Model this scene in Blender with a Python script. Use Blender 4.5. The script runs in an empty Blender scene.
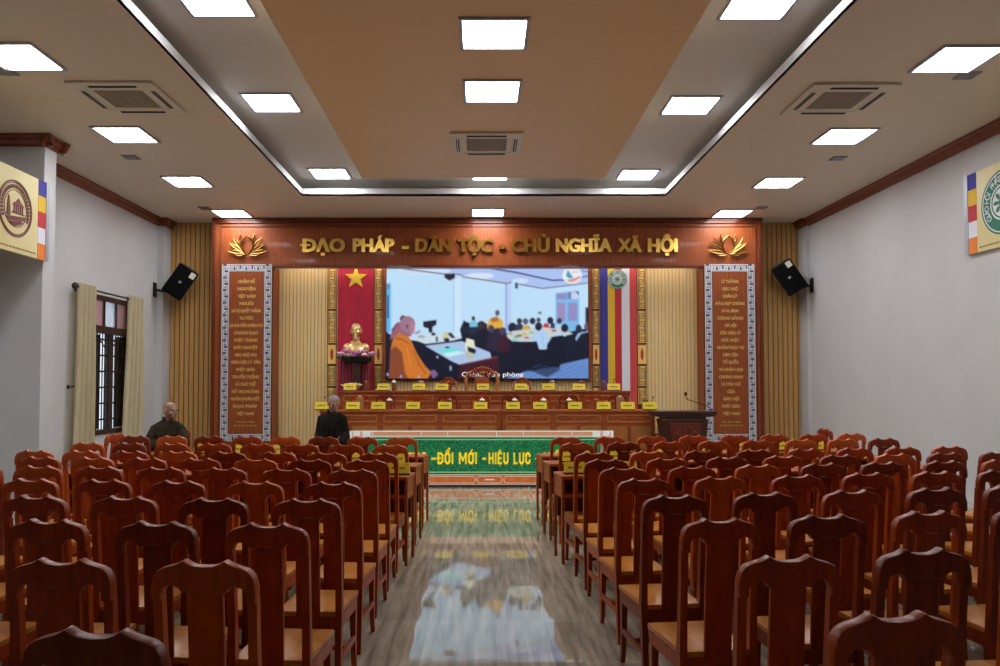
import bpy, bmesh, math, random
import numpy as np
from mathutils import Vector, Matrix
random.seed(7)
PI = math.pi
C = bpy.context.scene.collection
SC = bpy.context.scene
R = math.radians

# ------------------------------------------------------------------ camera
F, CXP, CYP, PITCH, H = 770.0, 481.0, 358.1, R(2.0), 1.55
cam = bpy.data.cameras.new('camera'); cam.sensor_width = 36; cam.lens = F * 36 / 1000
cam.shift_x = (500 - CXP) / 1000; cam.shift_y = (CYP - 333) / 1000; cam.clip_start = .05
co = bpy.data.objects.new('camera', cam); C.objects.link(co)
co.location = (0, 0, H); co.rotation_euler = (R(90) + PITCH, 0, 0); SC.camera = co

def ray(px, py):
    x, y = (px - CXP) / F, -(py - CYP) / F
    return Vector((x, math.cos(PITCH) - y * math.sin(PITCH), math.sin(PITCH) + y * math.cos(PITCH)))
def at(px, py, Y):                  # the point of the plane y=Y seen at a pixel
    d = ray(px, py); return Vector((0, 0, H)) + d * (Y / d.y)
def onz(px, py, z):                 # the point of the plane z seen at a pixel
    d = ray(px, py); return Vector((0, 0, H)) + d * ((z - H) / d.z)
def onx(px, py, x):
    d = ray(px, py); return Vector((0, 0, H)) + d * (x / d.x)

# ------------------------------------------------------------------ materials
def lin(c):
    return tuple(((v / 255) / 12.92 if v / 255 <= .04045 else ((v / 255 + .055) / 1.055) ** 2.4) for v in c)
def mat(name, col, rough=.5, metal=0, coat=0, emis=0, ecol=None, spec=.5, trans=0):
    m = bpy.data.materials.new(name); m.use_nodes = True
    b = m.node_tree.nodes['Principled BSDF']
    b.inputs['Base Color'].default_value = (*col, 1); b.inputs['Roughness'].default_value = rough
    b.inputs['Metallic'].default_value = metal; b.inputs['Coat Weight'].default_value = coat
    b.inputs['Specular IOR Level'].default_value = spec
    b.inputs['Transmission Weight'].default_value = trans
    if emis:
        b.inputs['Emission Color'].default_value = (*(ecol or col), 1); b.inputs['Emission Strength'].default_value = emis
    return m
def N(m, t, **k):
    n = m.node_tree.nodes.new(t)
    for a, v in k.items(): setattr(n, a, v)
    return n
def noisy(name, c1, c2, scale=(1, 1, 1), nscale=8, rough=.5, coat=0, detail=4, bump=0, dist=0, coords='Object', lo=.3, hi=.7, metal=0, spec=.5):
    m = mat(name, c1, rough, metal, coat, spec=spec); nt = m.node_tree; L = nt.links
    tc = N(m, 'ShaderNodeTexCoord'); mp = N(m, 'ShaderNodeMapping'); mp.inputs['Scale'].default_value = scale
    nz = N(m, 'ShaderNodeTexNoise'); nz.inputs['Scale'].default_value = nscale; nz.inputs['Detail'].default_value = detail
    nz.inputs['Distortion'].default_value = dist
    rp = N(m, 'ShaderNodeValToRGB'); rp.color_ramp.elements[0].color = (*c1, 1); rp.color_ramp.elements[1].color = (*c2, 1)
    rp.color_ramp.elements[0].position = lo; rp.color_ramp.elements[1].position = hi
    L.new(tc.outputs[coords], mp.inputs['Vector']); L.new(mp.outputs[0], nz.inputs['Vector']); L.new(nz.outputs['Fac'], rp.inputs['Fac'])
    b = nt.nodes['Principled BSDF']; L.new(rp.outputs['Color'], b.inputs['Base Color'])
    if bump:
        bp = N(m, 'ShaderNodeBump'); bp.inputs['Strength'].default_value = bump; bp.inputs['Distance'].default_value = .01
        L.new(nz.outputs['Fac'], bp.inputs['Height']); L.new(bp.outputs[0], b.inputs['Normal'])
    return m
def floor_mat():
    m = mat('floor_tile', (.3, .25, .2), .03, coat=0); nt = m.node_tree; L = nt.links; b = nt.nodes['Principled BSDF']
    tc = N(m, 'ShaderNodeTexCoord')
    br = N(m, 'ShaderNodeTexBrick'); br.offset = 0; br.inputs['Scale'].default_value = 1
    br.inputs['Brick Width'].default_value = .74; br.inputs['Row Height'].default_value = .74
    br.inputs['Mortar Size'].default_value = .003; br.inputs['Mortar Smooth'].default_value = .1; br.inputs['Bias'].default_value = 0
    br.inputs['Color1'].default_value = (.9, .9, .9, 1); br.inputs['Color2'].default_value = (1.1, 1.1, 1.1, 1); br.inputs['Mortar'].default_value = (1.5, 1.5, 1.45, 1)
    mo = N(m, 'ShaderNodeMapping'); mo.inputs['Location'].default_value = (.335, .07, 0)
    L.new(tc.outputs['Object'], mo.inputs['Vector']); L.new(mo.outputs[0], br.inputs['Vector'])
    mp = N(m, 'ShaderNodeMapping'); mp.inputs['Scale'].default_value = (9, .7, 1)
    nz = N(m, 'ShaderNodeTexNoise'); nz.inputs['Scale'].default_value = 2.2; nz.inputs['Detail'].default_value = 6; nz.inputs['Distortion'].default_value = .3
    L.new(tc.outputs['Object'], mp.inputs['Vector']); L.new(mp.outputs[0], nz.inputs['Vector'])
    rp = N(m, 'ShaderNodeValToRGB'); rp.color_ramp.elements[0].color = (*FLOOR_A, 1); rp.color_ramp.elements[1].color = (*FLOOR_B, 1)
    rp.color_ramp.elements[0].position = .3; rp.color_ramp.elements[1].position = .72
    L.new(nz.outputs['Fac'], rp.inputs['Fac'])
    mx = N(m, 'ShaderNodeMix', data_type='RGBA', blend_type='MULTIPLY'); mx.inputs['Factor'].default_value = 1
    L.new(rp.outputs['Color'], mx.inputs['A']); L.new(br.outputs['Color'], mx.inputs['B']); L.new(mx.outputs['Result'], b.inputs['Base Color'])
    # polished tiles that are not quite flat
    wn = N(m, 'ShaderNodeTexNoise'); wn.inputs['Scale'].default_value = 3.2; wn.inputs['Detail'].default_value = 3
    mp2 = N(m, 'ShaderNodeMapping'); mp2.inputs['Scale'].default_value = (.5, 3.2, 1)
    L.new(tc.outputs['Object'], mp2.inputs['Vector']); L.new(mp2.outputs[0], wn.inputs['Vector'])
    bp = N(m, 'ShaderNodeBump'); bp.inputs['Strength'].default_value = .02; bp.inputs['Distance'].default_value = .012
    L.new(wn.outputs['Fac'], bp.inputs['Height']); L.new(bp.outputs[0], b.inputs['Normal'])
    b.inputs['IOR'].default_value = 1.8
    return m
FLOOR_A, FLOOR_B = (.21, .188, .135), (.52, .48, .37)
def attr_mat(name, emis=0, rough=.4):
    m = mat(name, (0, 0, 0), rough); b = m.node_tree.nodes['Principled BSDF']
    a = N(m, 'ShaderNodeAttribute'); a.attribute_name = 'Col'
    if emis:
        m.node_tree.links.new(a.outputs['Color'], b.inputs['Emission Color']); b.inputs['Emission Strength'].default_value = emis
    else: m.node_tree.links.new(a.outputs['Color'], b.inputs['Base Color'])
    return m

WOODS = [((.27, .035, .007), (.45, .070, .012)), ((.16, .020, .005), (.28, .041, .009)), ((.39, .066, .010), (.58, .118, .019))]
def wood(name, c1, c2, rough=.28, sc=(3, 3, .5), coat=.1, ns=9): return noisy(name, c1, c2, sc, ns, rough, coat, dist=.6)
M = dict(
    wall=noisy('wall_paint', (.535, .54, .55), (.575, .58, .59), nscale=1.5, rough=.6),
    ceil=mat('ceiling_paint', (.69, .60, .49), .55), slab=mat('ceiling_beige', (.74, .54, .33), .5), recess=mat('ceiling_grey', (.66, .67, .66), .55),
    white=mat('white_paint', (.62, .63, .64), .5),
    crown=wood('crown_wood', (.14, .03, .012), (.25, .06, .02), .35),
    portal=wood('portal_wood', (.22, .048, .012), (.34, .085, .022), .42, (4, 4, .35), .06),
    portal_dark=wood('portal_dark_wood', (.10, .022, .009), (.16, .038, .014), .3),
    slat=wood('oak_slat', (.48, .26, .08), (.60, .35, .125), .45, (8, 8, .4), 0),
    slat_light=wood('light_slat', (.78, .57, .25), (.88, .67, .34), .45, (8, 8, .4), 0),
    groove=mat('slat_groove', (.16, .08, .025), .6),
    groove_light=mat('slat_light_groove', (.36, .24, .10), .6),
    seat=wood('seat_wood_lit', (.48, .165, .022), (.64, .26, .042), .3, (3, .6, 3), .0),  # orange seat plank, its colour lightened for the light its top reflects
    tablew=wood('table_wood', (.29, .060, .013), (.43, .105, .025), .42, (.6, 3, 3)),
    tablei=wood('table_inlay_wood', (.40, .15, .04), (.54, .22, .065), .3, (.6, 3, 3)),
    podium=wood('podium_wood', (.035, .010, .007), (.06, .016, .010), .35),
    podium_red=wood('podium_red_wood', (.10, .016, .010), (.15, .028, .014), .3),
    gold=mat('gold_metal', (.62, .38, .085), .22, 1), goldpaint=mat('gold_paint', (.66, .40, .11), .4, .35),
    bronze=mat('bronze_gold', (.30, .155, .04), .32, 1),
    bustgold=mat('bust_gold', (.80, .58, .26), .33, .9),
    fretw=mat('fret_white', (.80, .80, .84), .45), fretbk=mat('fret_backing', (.07, .07, .14), .5),
    fretbr=mat('fret_brown', (.16, .065, .02), .5),
    fretg=mat('fret_gold', (.90, .62, .17), .4), fretcream=mat('fret_cream', (.80, .74, .60), .45),
    red=noisy('flag_red', (.46, .010, .04), (.54, .014, .055), nscale=3, rough=.7), yellow=mat('flag_yellow', (.85, .60, .05), .6),
    black=mat('black_plastic', (.006, .006, .007), .5, spec=.3), grille=mat('speaker_grille', (.002, .002, .0025), .8, spec=.15),
    grey=mat('grey_metal', (.30, .30, .32), .4, .6), acw=mat('ac_plastic', (.66, .62, .52), .5), acg=mat('ac_grille', (.30, .26, .18), .6),
    dark=mat('dark_slot', (.02, .02, .02), .7), alu=mat('aluminium', (.42, .44, .50), .4, .5),
    lamp=mat('lamp_diffuser', (1, 1, 1), .5, emis=11.5, ecol=(.98, .98, 1.0)),
    plate=mat('plate_yellow', (.80, .66, .03), .45), ink=mat('plate_ink', (.30, .16, .03), .6), plateb=mat('plate_base', (.03, .03, .03), .4),
    curtain=noisy('curtain_cloth', (.78, .69, .47), (.86, .78, .56), (1, 1, .2), 12, .8), iron=mat('dark_iron', (.03, .018, .014), .45, .3),
    winwood=wood('window_wood', (.028, .012, .008), (.05, .02, .013), .4),
    glass=mat('clear_glass', (.95, .97, .97), .04, trans=1), pinkglass=mat('pink_glass', (.52, .30, .27), .5, trans=.85), milkglass=mat('milk_glass', (.80, .85, .88), .5, trans=.85),
    skin=noisy('skin', (.30, .165, .11), (.36, .20, .135), nscale=20, rough=.5), robe=noisy('brown_robe', (.022, .017, .010), (.038, .030, .017), nscale=6, rough=.9, spec=.15),
    robe2=noisy('dark_robe', (.008, .006, .005), (.016, .012, .009), nscale=6, rough=.9, spec=.15), hair=noisy('grey_stubble', (.22, .21, .21), (.34, .33, .33), nscale=60, rough=.8),
    stage=wood('stage_floor', (.10, .04, .02), (.16, .07, .035), .4), pink=mat('petal_pink', (.70, .16, .50), .5), pinkl=mat('petal_light', (.85, .50, .72), .5),
    leaf=mat('leaf_green', (.03, .10, .02), .5), pale=mat('petal_pale', (.85, .78, .42), .5), stand=noisy('stand_cloth', (.16, .012, .03), (.22, .02, .04), (6, 6, .5), 5, .7),
    blue=mat('flag_blue', (.035, .03, .30), .6), cloth_y=mat('flag_gold', (.72, .48, .02), .6), cloth_r=mat('flag_scarlet', (.52, .02, .035), .6), cloth_w=mat('flag_white', (.72, .74, .82), .6), cloth_o=mat('flag_rose', (.60, .06, .06), .6), orange=mat('flag_orange', (.80, .22, .03), .6),
    emblem=mat('emblem_green', (.008, .18, .10), .5), maroon=mat('emblem_maroon', (.16, .035, .04), .5), signy=noisy('sign_print', (.66, .55, .24), (.76, .68, .38), nscale=1.2, rough=.35),
    bgreen=noisy('banner_green', (.002, .055, .02), (.03, .30, .12), nscale=75, rough=.22, detail=2, lo=.35, hi=.65), btext=mat('banner_text', (.85, .72, .03), .3),
    borange=noisy('banner_orange', (.55, .13, .03), (.66, .20, .05), nscale=10, rough=.22), bwhite=mat('banner_white', (.72, .80, .74), .25), bpink=mat('banner_pink', (.62, .22, .22), .3), borange_glare=mat('banner_orange_glare', (.62, .30, .16), .3), blgreen=mat('banner_line', (.35, .62, .25), .3),  # top border: the orange mixed with white, glare put into the colour
    tea=mat('glass_amber', (.45, .16, .08), .1, trans=.5), cup=mat('lid_white', (.8, .8, .8), .4), tan=wood('tan_wood', (.36, .15, .07), (.46, .21, .10), .5),
    paper=mat('paper', (.75, .72, .62), .7),
)
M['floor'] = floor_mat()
for nm_ in ('portal', 'portal_dark', 'tablew', 'tablei', 'slat', 'slat_light'): M[nm_].node_tree.nodes['Principled BSDF'].inputs['Specular IOR Level'].default_value = .28
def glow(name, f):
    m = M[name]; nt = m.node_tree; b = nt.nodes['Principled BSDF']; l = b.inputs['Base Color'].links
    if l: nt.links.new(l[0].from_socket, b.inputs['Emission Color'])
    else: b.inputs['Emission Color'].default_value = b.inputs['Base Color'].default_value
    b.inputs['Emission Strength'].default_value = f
for nm_ in ('bgreen', 'btext', 'borange', 'bwhite', 'bpink', 'blgreen', 'borange_glare'): glow(nm_, .12)

# ------------------------------------------------------------------ mesh building
class MB:
    def __init__(s): s.bm = bmesh.new()
    def box(s, x0, x1, y0, y1, z0, z1, bev=0, mx=None):
        g = bmesh.ops.create_cube(s.bm, size=1)['verts']
        for v in g: v.co = Vector(((x0 + x1) / 2 + v.co.x * (x1 - x0), (y0 + y1) / 2 + v.co.y * (y1 - y0), (z0 + z1) / 2 + v.co.z * (z1 - z0)))
        if bev:
            es = list({e for v in g for e in v.link_edges})
            r = bmesh.ops.bevel(s.bm, geom=es, offset=bev, segments=2, affect='EDGES', profile=.6)
            g = list({v for f in r['faces'] for v in f.verts} | {v for v in g if v.is_valid})
        if mx is not None:
            for v in g: v.co = mx @ v.co
        return s
    def prism(s, pts, axis, a, b, bev=0, mx=None):   # 2-D outline pushed along an axis ('y': pts are x,z; 'x': y,z; 'z': x,y)
        def p3(p, t): return {'y': (p[0], t, p[1]), 'x': (t, p[0], p[1]), 'z': (p[0], p[1], t)}[axis]
        va = [s.bm.verts.new(p3(p, a)) for p in pts]; vb = [s.bm.verts.new(p3(p, b)) for p in pts]; n = len(pts)
        fa = s.bm.faces.new(va); fb = s.bm.faces.new(vb[::-1])
        fs = [fa, fb] + [s.bm.faces.new((va[i], vb[i], vb[(i + 1) % n], va[(i + 1) % n])) for i in range(n)]
        bmesh.ops.recalc_face_normals(s.bm, faces=fs)
        g = va + vb
        if bev:
            es = list(fa.edges) + list(fb.edges)
            r = bmesh.ops.bevel(s.bm, geom=es, offset=bev, segments=2, affect='EDGES', profile=.6)
            g = list({v for f in r['faces'] for v in f.verts} | {v for v in g if v.is_valid})
        if mx is not None:
            for v in g: v.co = mx @ v.co
        return s
    def sweep(s, pts, up=None):                       # rectangular section along points (x,y,z,w,d), axis mostly vertical
        rings = []
        for x, y, z, w, d in pts:
            rings.append([s.bm.verts.new((x + a * w / 2, y + b * d / 2, z)) for a, b in ((-1, -1), (1, -1), (1, 1), (-1, 1))])
        return s._skin(rings)
    def _skin(s, rings, cap=True):
        fs = []
        n = len(rings[0])
        for r0, r1 in zip(rings, rings[1:]):
            for i in range(n): fs.append(s.bm.faces.new((r0[i], r0[(i + 1) % n], r1[(i + 1) % n], r1[i])))
        if cap: fs.append(s.bm.faces.new(rings[0][::-1])); fs.append(s.bm.faces.new(rings[-1]))
        bmesh.ops.recalc_face_normals(s.bm, faces=fs)
        return s
    def tube(s, path, rad, seg=8, cap=True, flat=1.0):
        path = [Vector(p) for p in path]
        if not hasattr(rad, '__len__'): rad = [rad] * len(path)
        rings = []; prev = None
        for i, p in enumerate(path):
            t = (path[min(i + 1, len(path) - 1)] - path[max(i - 1, 0)]).normalized()
            if prev is None: prev = t.orthogonal().normalized() if abs(t.z) > .9 else t.cross(Vector((0, 0, 1))).normalized()
            u = (prev - t * prev.dot(t)).normalized(); prev = u; w = t.cross(u)
            rings.append([s.bm.verts.new(p + (u * math.cos(2 * PI * k / seg) + w * math.sin(2 * PI * k / seg) * flat) * rad[i]) for k in range(seg)])
        return s._skin(rings, cap)
    def lathe(s, prof, c=(0, 0, 0), seg=16, sx=1, sy=1):
        rings = [[s.bm.verts.new((c[0] + r * sx * math.cos(2 * PI * k / seg), c[1] + r * sy * math.sin(2 * PI * k / seg), c[2] + z)) for k in range(seg)] for r, z in prof]
        return s._skin(rings)
    def ell(s, c, r, mx=None, u=12, v=8):
        g = bmesh.ops.create_uvsphere(s.bm, u_segments=u, v_segments=v, radius=1)['verts']
        for q in g:
            p = Vector((q.co.x * r[0], q.co.y * r[1], q.co.z * r[2]))
            if mx is not None: p = mx @ p
            q.co = p + Vector(c)
        return s
    def quad(s, a, b, c, d): s.bm.faces.new([s.bm.verts.new(p) for p in (a, b, c, d)]); return s
    def data(s, vs, fs, mx):
        v = [s.bm.verts.new(mx @ Vector(p)) for p in vs]
        for f in fs:
            try: s.bm.faces.new([v[i] for i in f])
            except ValueError: pass
        return s
    def mesh(s, name, m, smooth=False):
        me = bpy.data.meshes.new(name); s.bm.to_mesh(me); s.bm.free()
        me.materials.append(M[m] if isinstance(m, str) else m)
        if smooth:
            for p in me.polygons: p.use_smooth = True
            try: me.set_sharp_from_angle(angle=R(38))
            except Exception: pass
        return me
def obj(name, mb, m, parent=None, smooth=False, loc=None):
    me = mb.mesh(name, m, smooth) if isinstance(mb, MB) else mb
    o = bpy.data.objects.new(name, me); C.objects.link(o)
    if parent is not None: o.parent = parent
    if loc is not None: o.location = loc
    return o
def tag(o, label, cat, group=None):
    o['label'] = label; o['category'] = cat
    if group: o['group'] = group
    return o
def thing(name, label, cat, loc=(0, 0, 0), rotz=0, group=None):
    o = bpy.data.objects.new(name, None); C.objects.link(o); o.empty_display_size = .1
    o.location = loc; o.rotation_euler = (0, 0, rotz)
    return tag(o, label, cat, group)
def struct(name, mb, m, parent=None):
    o = obj(name, mb, m, parent)
    if parent is None: o['kind'] = 'structure'
    return o
def dup(root, loc, rotz=0, label=None, group=None):
    r = root.copy(); C.objects.link(r); r.location = loc; r.rotation_euler = (0, 0, rotz)
    if label: r['label'] = label
    if group: r['group'] = group
    for ch in root.children:
        c = ch.copy(); C.objects.link(c); c.parent = r
        for g in ch.children:
            d = g.copy(); C.objects.link(d); d.parent = c
    return r
def text_data(s, size, extr, off=0.0, sx=1.0, align='CENTER'):
    """letters lying in the xz plane facing -y; a barred D is a D with its bar added"""
    plain = s.replace('Đ', 'D')
    def mk(t, al='LEFT'):
        cu = bpy.data.curves.new('lettering', 'FONT'); cu.body = t; cu.size = size; cu.extrude = extr; cu.offset = off; cu.align_x = al; cu.resolution_u = 3
        o = bpy.data.objects.new('lettering', cu); C.objects.link(o)
        bpy.context.view_layer.update()
        me = bpy.data.meshes.new_from_object(o.evaluated_get(bpy.context.evaluated_depsgraph_get()))
        bpy.data.objects.remove(o); bpy.data.curves.remove(cu)
        vs = [tuple(v.co) for v in me.vertices]; fs = [tuple(p.vertices) for p in me.polygons]
        bpy.data.meshes.remove(me); return vs, fs
    vs, fs = mk(plain)
    xs = [v[0] for v in vs]; x0, x1 = min(xs), max(xs)
    for i, ch in enumerate(s):
        if ch == 'Đ':
            w = max(v[0] for v in mk(plain[:i] + 'D')[0]); d = mk('D')[0]; dw = max(v[0] for v in d) - min(v[0] for v in d)
            l = w - dw; a, b = l - .13 * size, l + .36 * size; c0, c1 = .30 * size, .41 * size; e = extr * 1.05
            n = len(vs)
            vs += [(x, y, z) for x in (a, b) for y in (c0, c1) for z in (-e, e)]
            fs += [tuple(n + k for k in q) for q in ((0, 1, 3, 2), (4, 6, 7, 5), (0, 4, 5, 1), (2, 3, 7, 6), (1, 5, 7, 3), (0, 2, 6, 4))]
    dx = {'CENTER': -(x0 + x1) / 2, 'LEFT': -x0, 'RIGHT': -x1}[align]
    return [((v[0] + dx) * sx, -v[2], v[1]) for v in vs], fs, (x1 - x0) * sx
def remesh(mb, vox, smooth=4):
    """one continuous surface round the shapes collected in mb"""
    me = bpy.data.meshes.new('tmp'); mb.bm.to_mesh(me); mb.bm.free()
    o = bpy.data.objects.new('tmp', me); C.objects.link(o)
    md = o.modifiers.new('r', 'REMESH'); md.mode = 'VOXEL'; md.voxel_size = vox; md.use_smooth_shade = True
    if smooth:
        m2 = o.modifiers.new('s', 'SMOOTH'); m2.iterations = smooth; m2.factor = .5
    bpy.context.view_layer.update()
    out = bpy.data.meshes.new_from_object(o.evaluated_get(bpy.context.evaluated_depsgraph_get()))
    bpy.data.objects.remove(o); bpy.data.meshes.remove(me)
    for p in out.polygons: p.use_smooth = True
    return out

# ------------------------------------------------------------------ the room
XL, XR, Y0, YB, ZC, ZR = -6.36, 6.45, -3.5, 15.5, 4.82, 5.10
LX0, LX1, LY0, LY1 = -3.10, 3.20, -2.0, 13.24        # edge of the raised part of the ceiling
SX0, SX1, SY1 = -1.88, 1.96, 12.08                   # dropped middle slab
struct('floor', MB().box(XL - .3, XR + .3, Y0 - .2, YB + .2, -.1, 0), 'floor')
c = MB()
for x0, x1, y0, y1 in ((XL - .2, LX0, Y0, YB), (LX1, XR + .2, Y0, YB), (LX0, LX1, LY1, YB), (LX0, LX1, Y0, LY0)):
    c.box(x0, x1, y0, y1, ZC, ZC + .04)
struct('ceiling', c, 'ceil')
struct('ceiling_recess', MB().box(LX0 - .5, LX1 + .5, LY0 - .5, LY1 + .5, ZR, ZR + .05)
       .box(LX0 - .55, LX0 - .5, LY0 - .5, LY1 + .5, ZC + .04, ZR).box(LX1 + .5, LX1 + .55, LY0 - .5, LY1 + .5, ZC + .04, ZR)
       .box(LX0 - .5, LX1 + .5, LY1 + .5, LY1 + .55, ZC + .04, ZR).box(LX0 - .5, LX1 + .5, LY0 - .55, LY0 - .5, ZC + .04, ZR), 'recess')
struct('ceiling_panel', MB().box(SX0, SX1, LY0 + .3, SY1, ZC, ZR), 'slab')
k = 0
for b in ((LX0 - .03, LX0, LY0, LY1 + .03), (LX1, LX1 + .03, LY0, LY1 + .03), (LX0, LX1, LY1, LY1 + .03), (LX0, LX1, LY0 - .03, LY0)):
    k += 1; struct('trim_%d' % k, MB().box(*b, ZC + .0005, ZC + .135), 'white')
# window opening in the left wall
WY0, WY1, WZ0, WZ1 = 12.55, 13.95, .72, 3.05
struct('wall_left', MB().box(XL - .2, XL, Y0, WY0, 0, ZC).box(XL - .2, XL, WY1, YB, 0, ZC).box(XL - .2, XL, WY0, WY1, 0, WZ0).box(XL - .2, XL, WY0, WY1, WZ1, ZC)
       .box(XL, XL + .12, 15.05, YB, 0, ZC), 'wall')
struct('wall_right', MB().box(XR, XR + .2, Y0, YB, 0, ZC).box(XR - .06, XR, 15.05, YB, 0, ZC), 'wall')
struct('wall_back', MB().box(XL - .2, XR + .2, YB, YB + .2, 0, ZC), 'wall')
struct('wall_front', MB().box(XL - .2, XR + .2, Y0 - .2, Y0, 0, ZC), 'wall')
COLX = -5.72
struct('wall_column', MB().box(XL, COLX, 10.0, 10.28, 0, ZC, .008), 'wall')
def crown(name, pts):                                # moulded cornice along wall faces
    m = MB()
    for (xa, ya, xb, yb, nx, ny) in pts:
        prof = ((0, 0), (.11, 0), (.11, -.03), (.08, -.045), (.07, -.085), (.03, -.115), (.03, -.145), (0, -.145))
        ra = [m.bm.verts.new((xa + nx * a, ya + ny * a, ZC + z)) for a, z in prof]; rb = [m.bm.verts.new((xb + nx * a, yb + ny * a, ZC + z)) for a, z in prof]
        m._skin([ra, rb])
    struct(name, m, 'crown')
crown('trim_5', [(XR, Y0, XR, 15.05, -1, 0), (XR - .06, 15.0, XR - .06, 15.46, -1, 0)])
crown('trim_6', [(XL, Y0, XL, 10.0, 1, 0), (XL, 10.28, XL, 15.05, 1, 0), (COLX, 9.88, COLX, 10.40, 1, 0), (XL, 10.0, COLX + .12, 10.0, 0, -1), (XL, 10.28, COLX + .12, 10.28, 0, 1),
                 (XL + .12, 14.93, XL + .12, 15.46, 1, 0), (XL, 15.05, XL + .24, 15.05, 0, -1)])

# ------------------------------------------------------------------ ceiling lights, cassettes, vents
def light_mb():
    f = MB()
    for a, b, c_, d in ((-.32, .32, -.32, -.288), (-.32, .32, .288, .32), (-.32, -.288, -.288, .288), (.288, .32, -.288, .288)): f.box(a, b, c_, d, -.022, 0)
    return f.mesh('frame', 'alu'), MB().box(-.288, .288, -.288, .288, -.008, -.002).mesh('diffuser', 'lamp')
LF, LD = light_mb()
def ceiling_light(x, y, z, label):
    t = thing('ceiling_light', label, 'ceiling light', (x, y, z), 0, 'square ceiling light panels')
    obj('frame', LF, None, t); obj('diffuser', LD, None, t)
ORD = ['first', 'second', 'third', 'fourth', 'fifth', 'sixth', 'seventh', 'eighth', 'ninth', 'tenth', 'eleventh', 'twelfth']
def col_lights(pxs, z, where, extra=()):
    pts = [onz(px, py, z) for px, py in pxs] + [Vector((x, y, z)) for x, y in extra]
    for i, p in enumerate(pts):
        ceiling_light(p.x, p.y, z, '%s square ceiling light from the stage in %s' % (ORD[i], where))
col_lights([(232, 213), (188, 181), (126, 134), (18, 56)], ZC, 'the outer ceiling along the left wall', [(-4.45, 5.25)])
col_lights([(732, 213), (778, 182), (844, 135.5), (957, 58.5)], ZC, 'the outer ceiling along the right wall', [(4.45, 5.25)])
col_lights([(330, 173), (272, 102), (214, -1)], ZR, 'the left grey recess', [])
col_lights([(637.5, 174), (690, 104.5), (761, 2)], ZR, 'the right grey recess', [])
col_lights([(488, 212)], ZC, 'the middle, right before the wooden header')
p = onz(490, 176, ZR); ceiling_light(p.x, 12.86, ZR, 'square ceiling light half hidden above the far edge of the beige slab')
col_lights([(492, 90.5), (494, 33)], ZC, 'the beige middle ceiling slab', [])

def cassette_parts():
    f = MB(); s = .475
    f.box(-s, s, -s, -.33, -.03, 0, .006).box(-s, s, .33, s, -.03, 0, .006).box(-s, -.33, -.33, .33, -.03, 0, .006).box(.33, s, -.33, .33, -.03, 0, .006)
    f.box(-.33, .33, -.33, -.27, -.024, 0).box(-.33, .33, .27, .33, -.024, 0).box(-.33, -.27, -.27, .27, -.024, 0).box(.27, .33, -.27, .27, -.024, 0)
    g = MB()
    for i in range(18): g.box(-.265, .265, -.265 + i * .03, -.265 + i * .03 + .02, -.02, -.008)
    for i in range(4): g.box(-.2 + i * .13, -.19 + i * .13, -.265, .265, -.022, -.006)
    g.box(-.268, .268, -.268, .268, -.008, -.001)
    sl = []
    for a in range(4):
        q = MB(); mx = Matrix.Rotation(a * PI / 2, 4, 'Z')
        q.box(-.26, .26, .365, .382, -.036, -.028, 0, mx); q.box(-.26, .26, .396, .408, -.036, -.028, 0, mx); sl.append(q.mesh('air_slot', 'dark'))
    return f.mesh('panel', 'acw'), g.mesh('intake_grille', 'acg'), sl
AC = cassette_parts()
for (px, py), lb in zip(((128.5, 97), (838, 98.5), (486.5, 143)), ('cream ceiling air conditioner cassette in the left outer ceiling', 'cream ceiling air conditioner cassette in the right outer ceiling', 'cream ceiling air conditioner cassette in the middle beige slab')):
    p = onz(px, py, ZC); t = thing('ceiling_air_conditioner', lb, 'air conditioner', (p.x, p.y, ZC - .003), 0, 'ceiling air conditioner cassettes')
    obj('panel', AC[0], None, t); obj('intake_grille', AC[1], None, t)
    for q in AC[2]: obj('air_slot', q, None, t)
vm = MB().box(-.1, .1, -.1, .1, -.012, 0, .003)
for i in range(5): vm.box(-.085, .085, -.085 + i * .036, -.06 + i * .036, -.018, -.010)
VM = vm.mesh('ceiling_vent', 'grey')
for px, py, lb in ((131, 157, 'small grey square vent in the ceiling beside the left air conditioner'), (5, 71, 'small grey square vent beside the nearest visible light at left'), (205, 208, 'small grey vent in the ceiling by the left stage corner'),
                   (838, 158, 'small grey square vent in the ceiling beside the right air conditioner'), (967, 75, 'small grey square vent beside the nearest visible light at right'), (761, 207.5, 'small grey vent in the ceiling by the right stage corner')):
    p = onz(px, py, ZC); tag(obj('ceiling_vent', VM, None, None, False, (p.x, p.y, ZC)), lb, 'vent', 'small ceiling vents')

# ------------------------------------------------------------------ stage, portal, cladding
YF, YI = 15.0, 15.44                                  # portal front, inner back wall
TX0, TX1 = -2.75, 3.85
struct('stage_platform', MB().box(TX0, TX1, 11.95, YB, 0, .40).box(-2.7, 3.8, 13.55, YB, .40, .70), 'stage')
def X(px, Y=YF, py=320): return at(px, py, Y).x
def Z(py, Y=YF, px=481): return at(px, py, Y).z
def slats(name, x0, x1, y, z0, z1, w, gap, m, gm):
    s = MB(); x = x0
    while x < x1 - .01:
        s.box(x, min(x + w - gap, x1), y - .022, y - .006, z0, z1); x += w
    o = struct(name, s, m); obj('slat_backing', MB().box(x0, x1, y - .006, y, z0, z1), gm, o)
PX0, PX1 = X(213), X(761.5)
ZPT = ZC - .005
slats('trim_7', XL + .13, PX0, 15.44, 0, ZC, .098, .022, 'slat', 'groove')
slats('trim_8', PX1, XR - .07, 15.44, 0, ZC, .098, .022, 'slat', 'groove')
IX0, IX1 = X(273), X(703.5)                           # opening of the portal
ZH0 = Z(267.5)
slats('trim_9', IX0, IX1, YI + .03, 0, ZH0 + .1, .072, .012, 'slat_light', 'groove_light')
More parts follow.
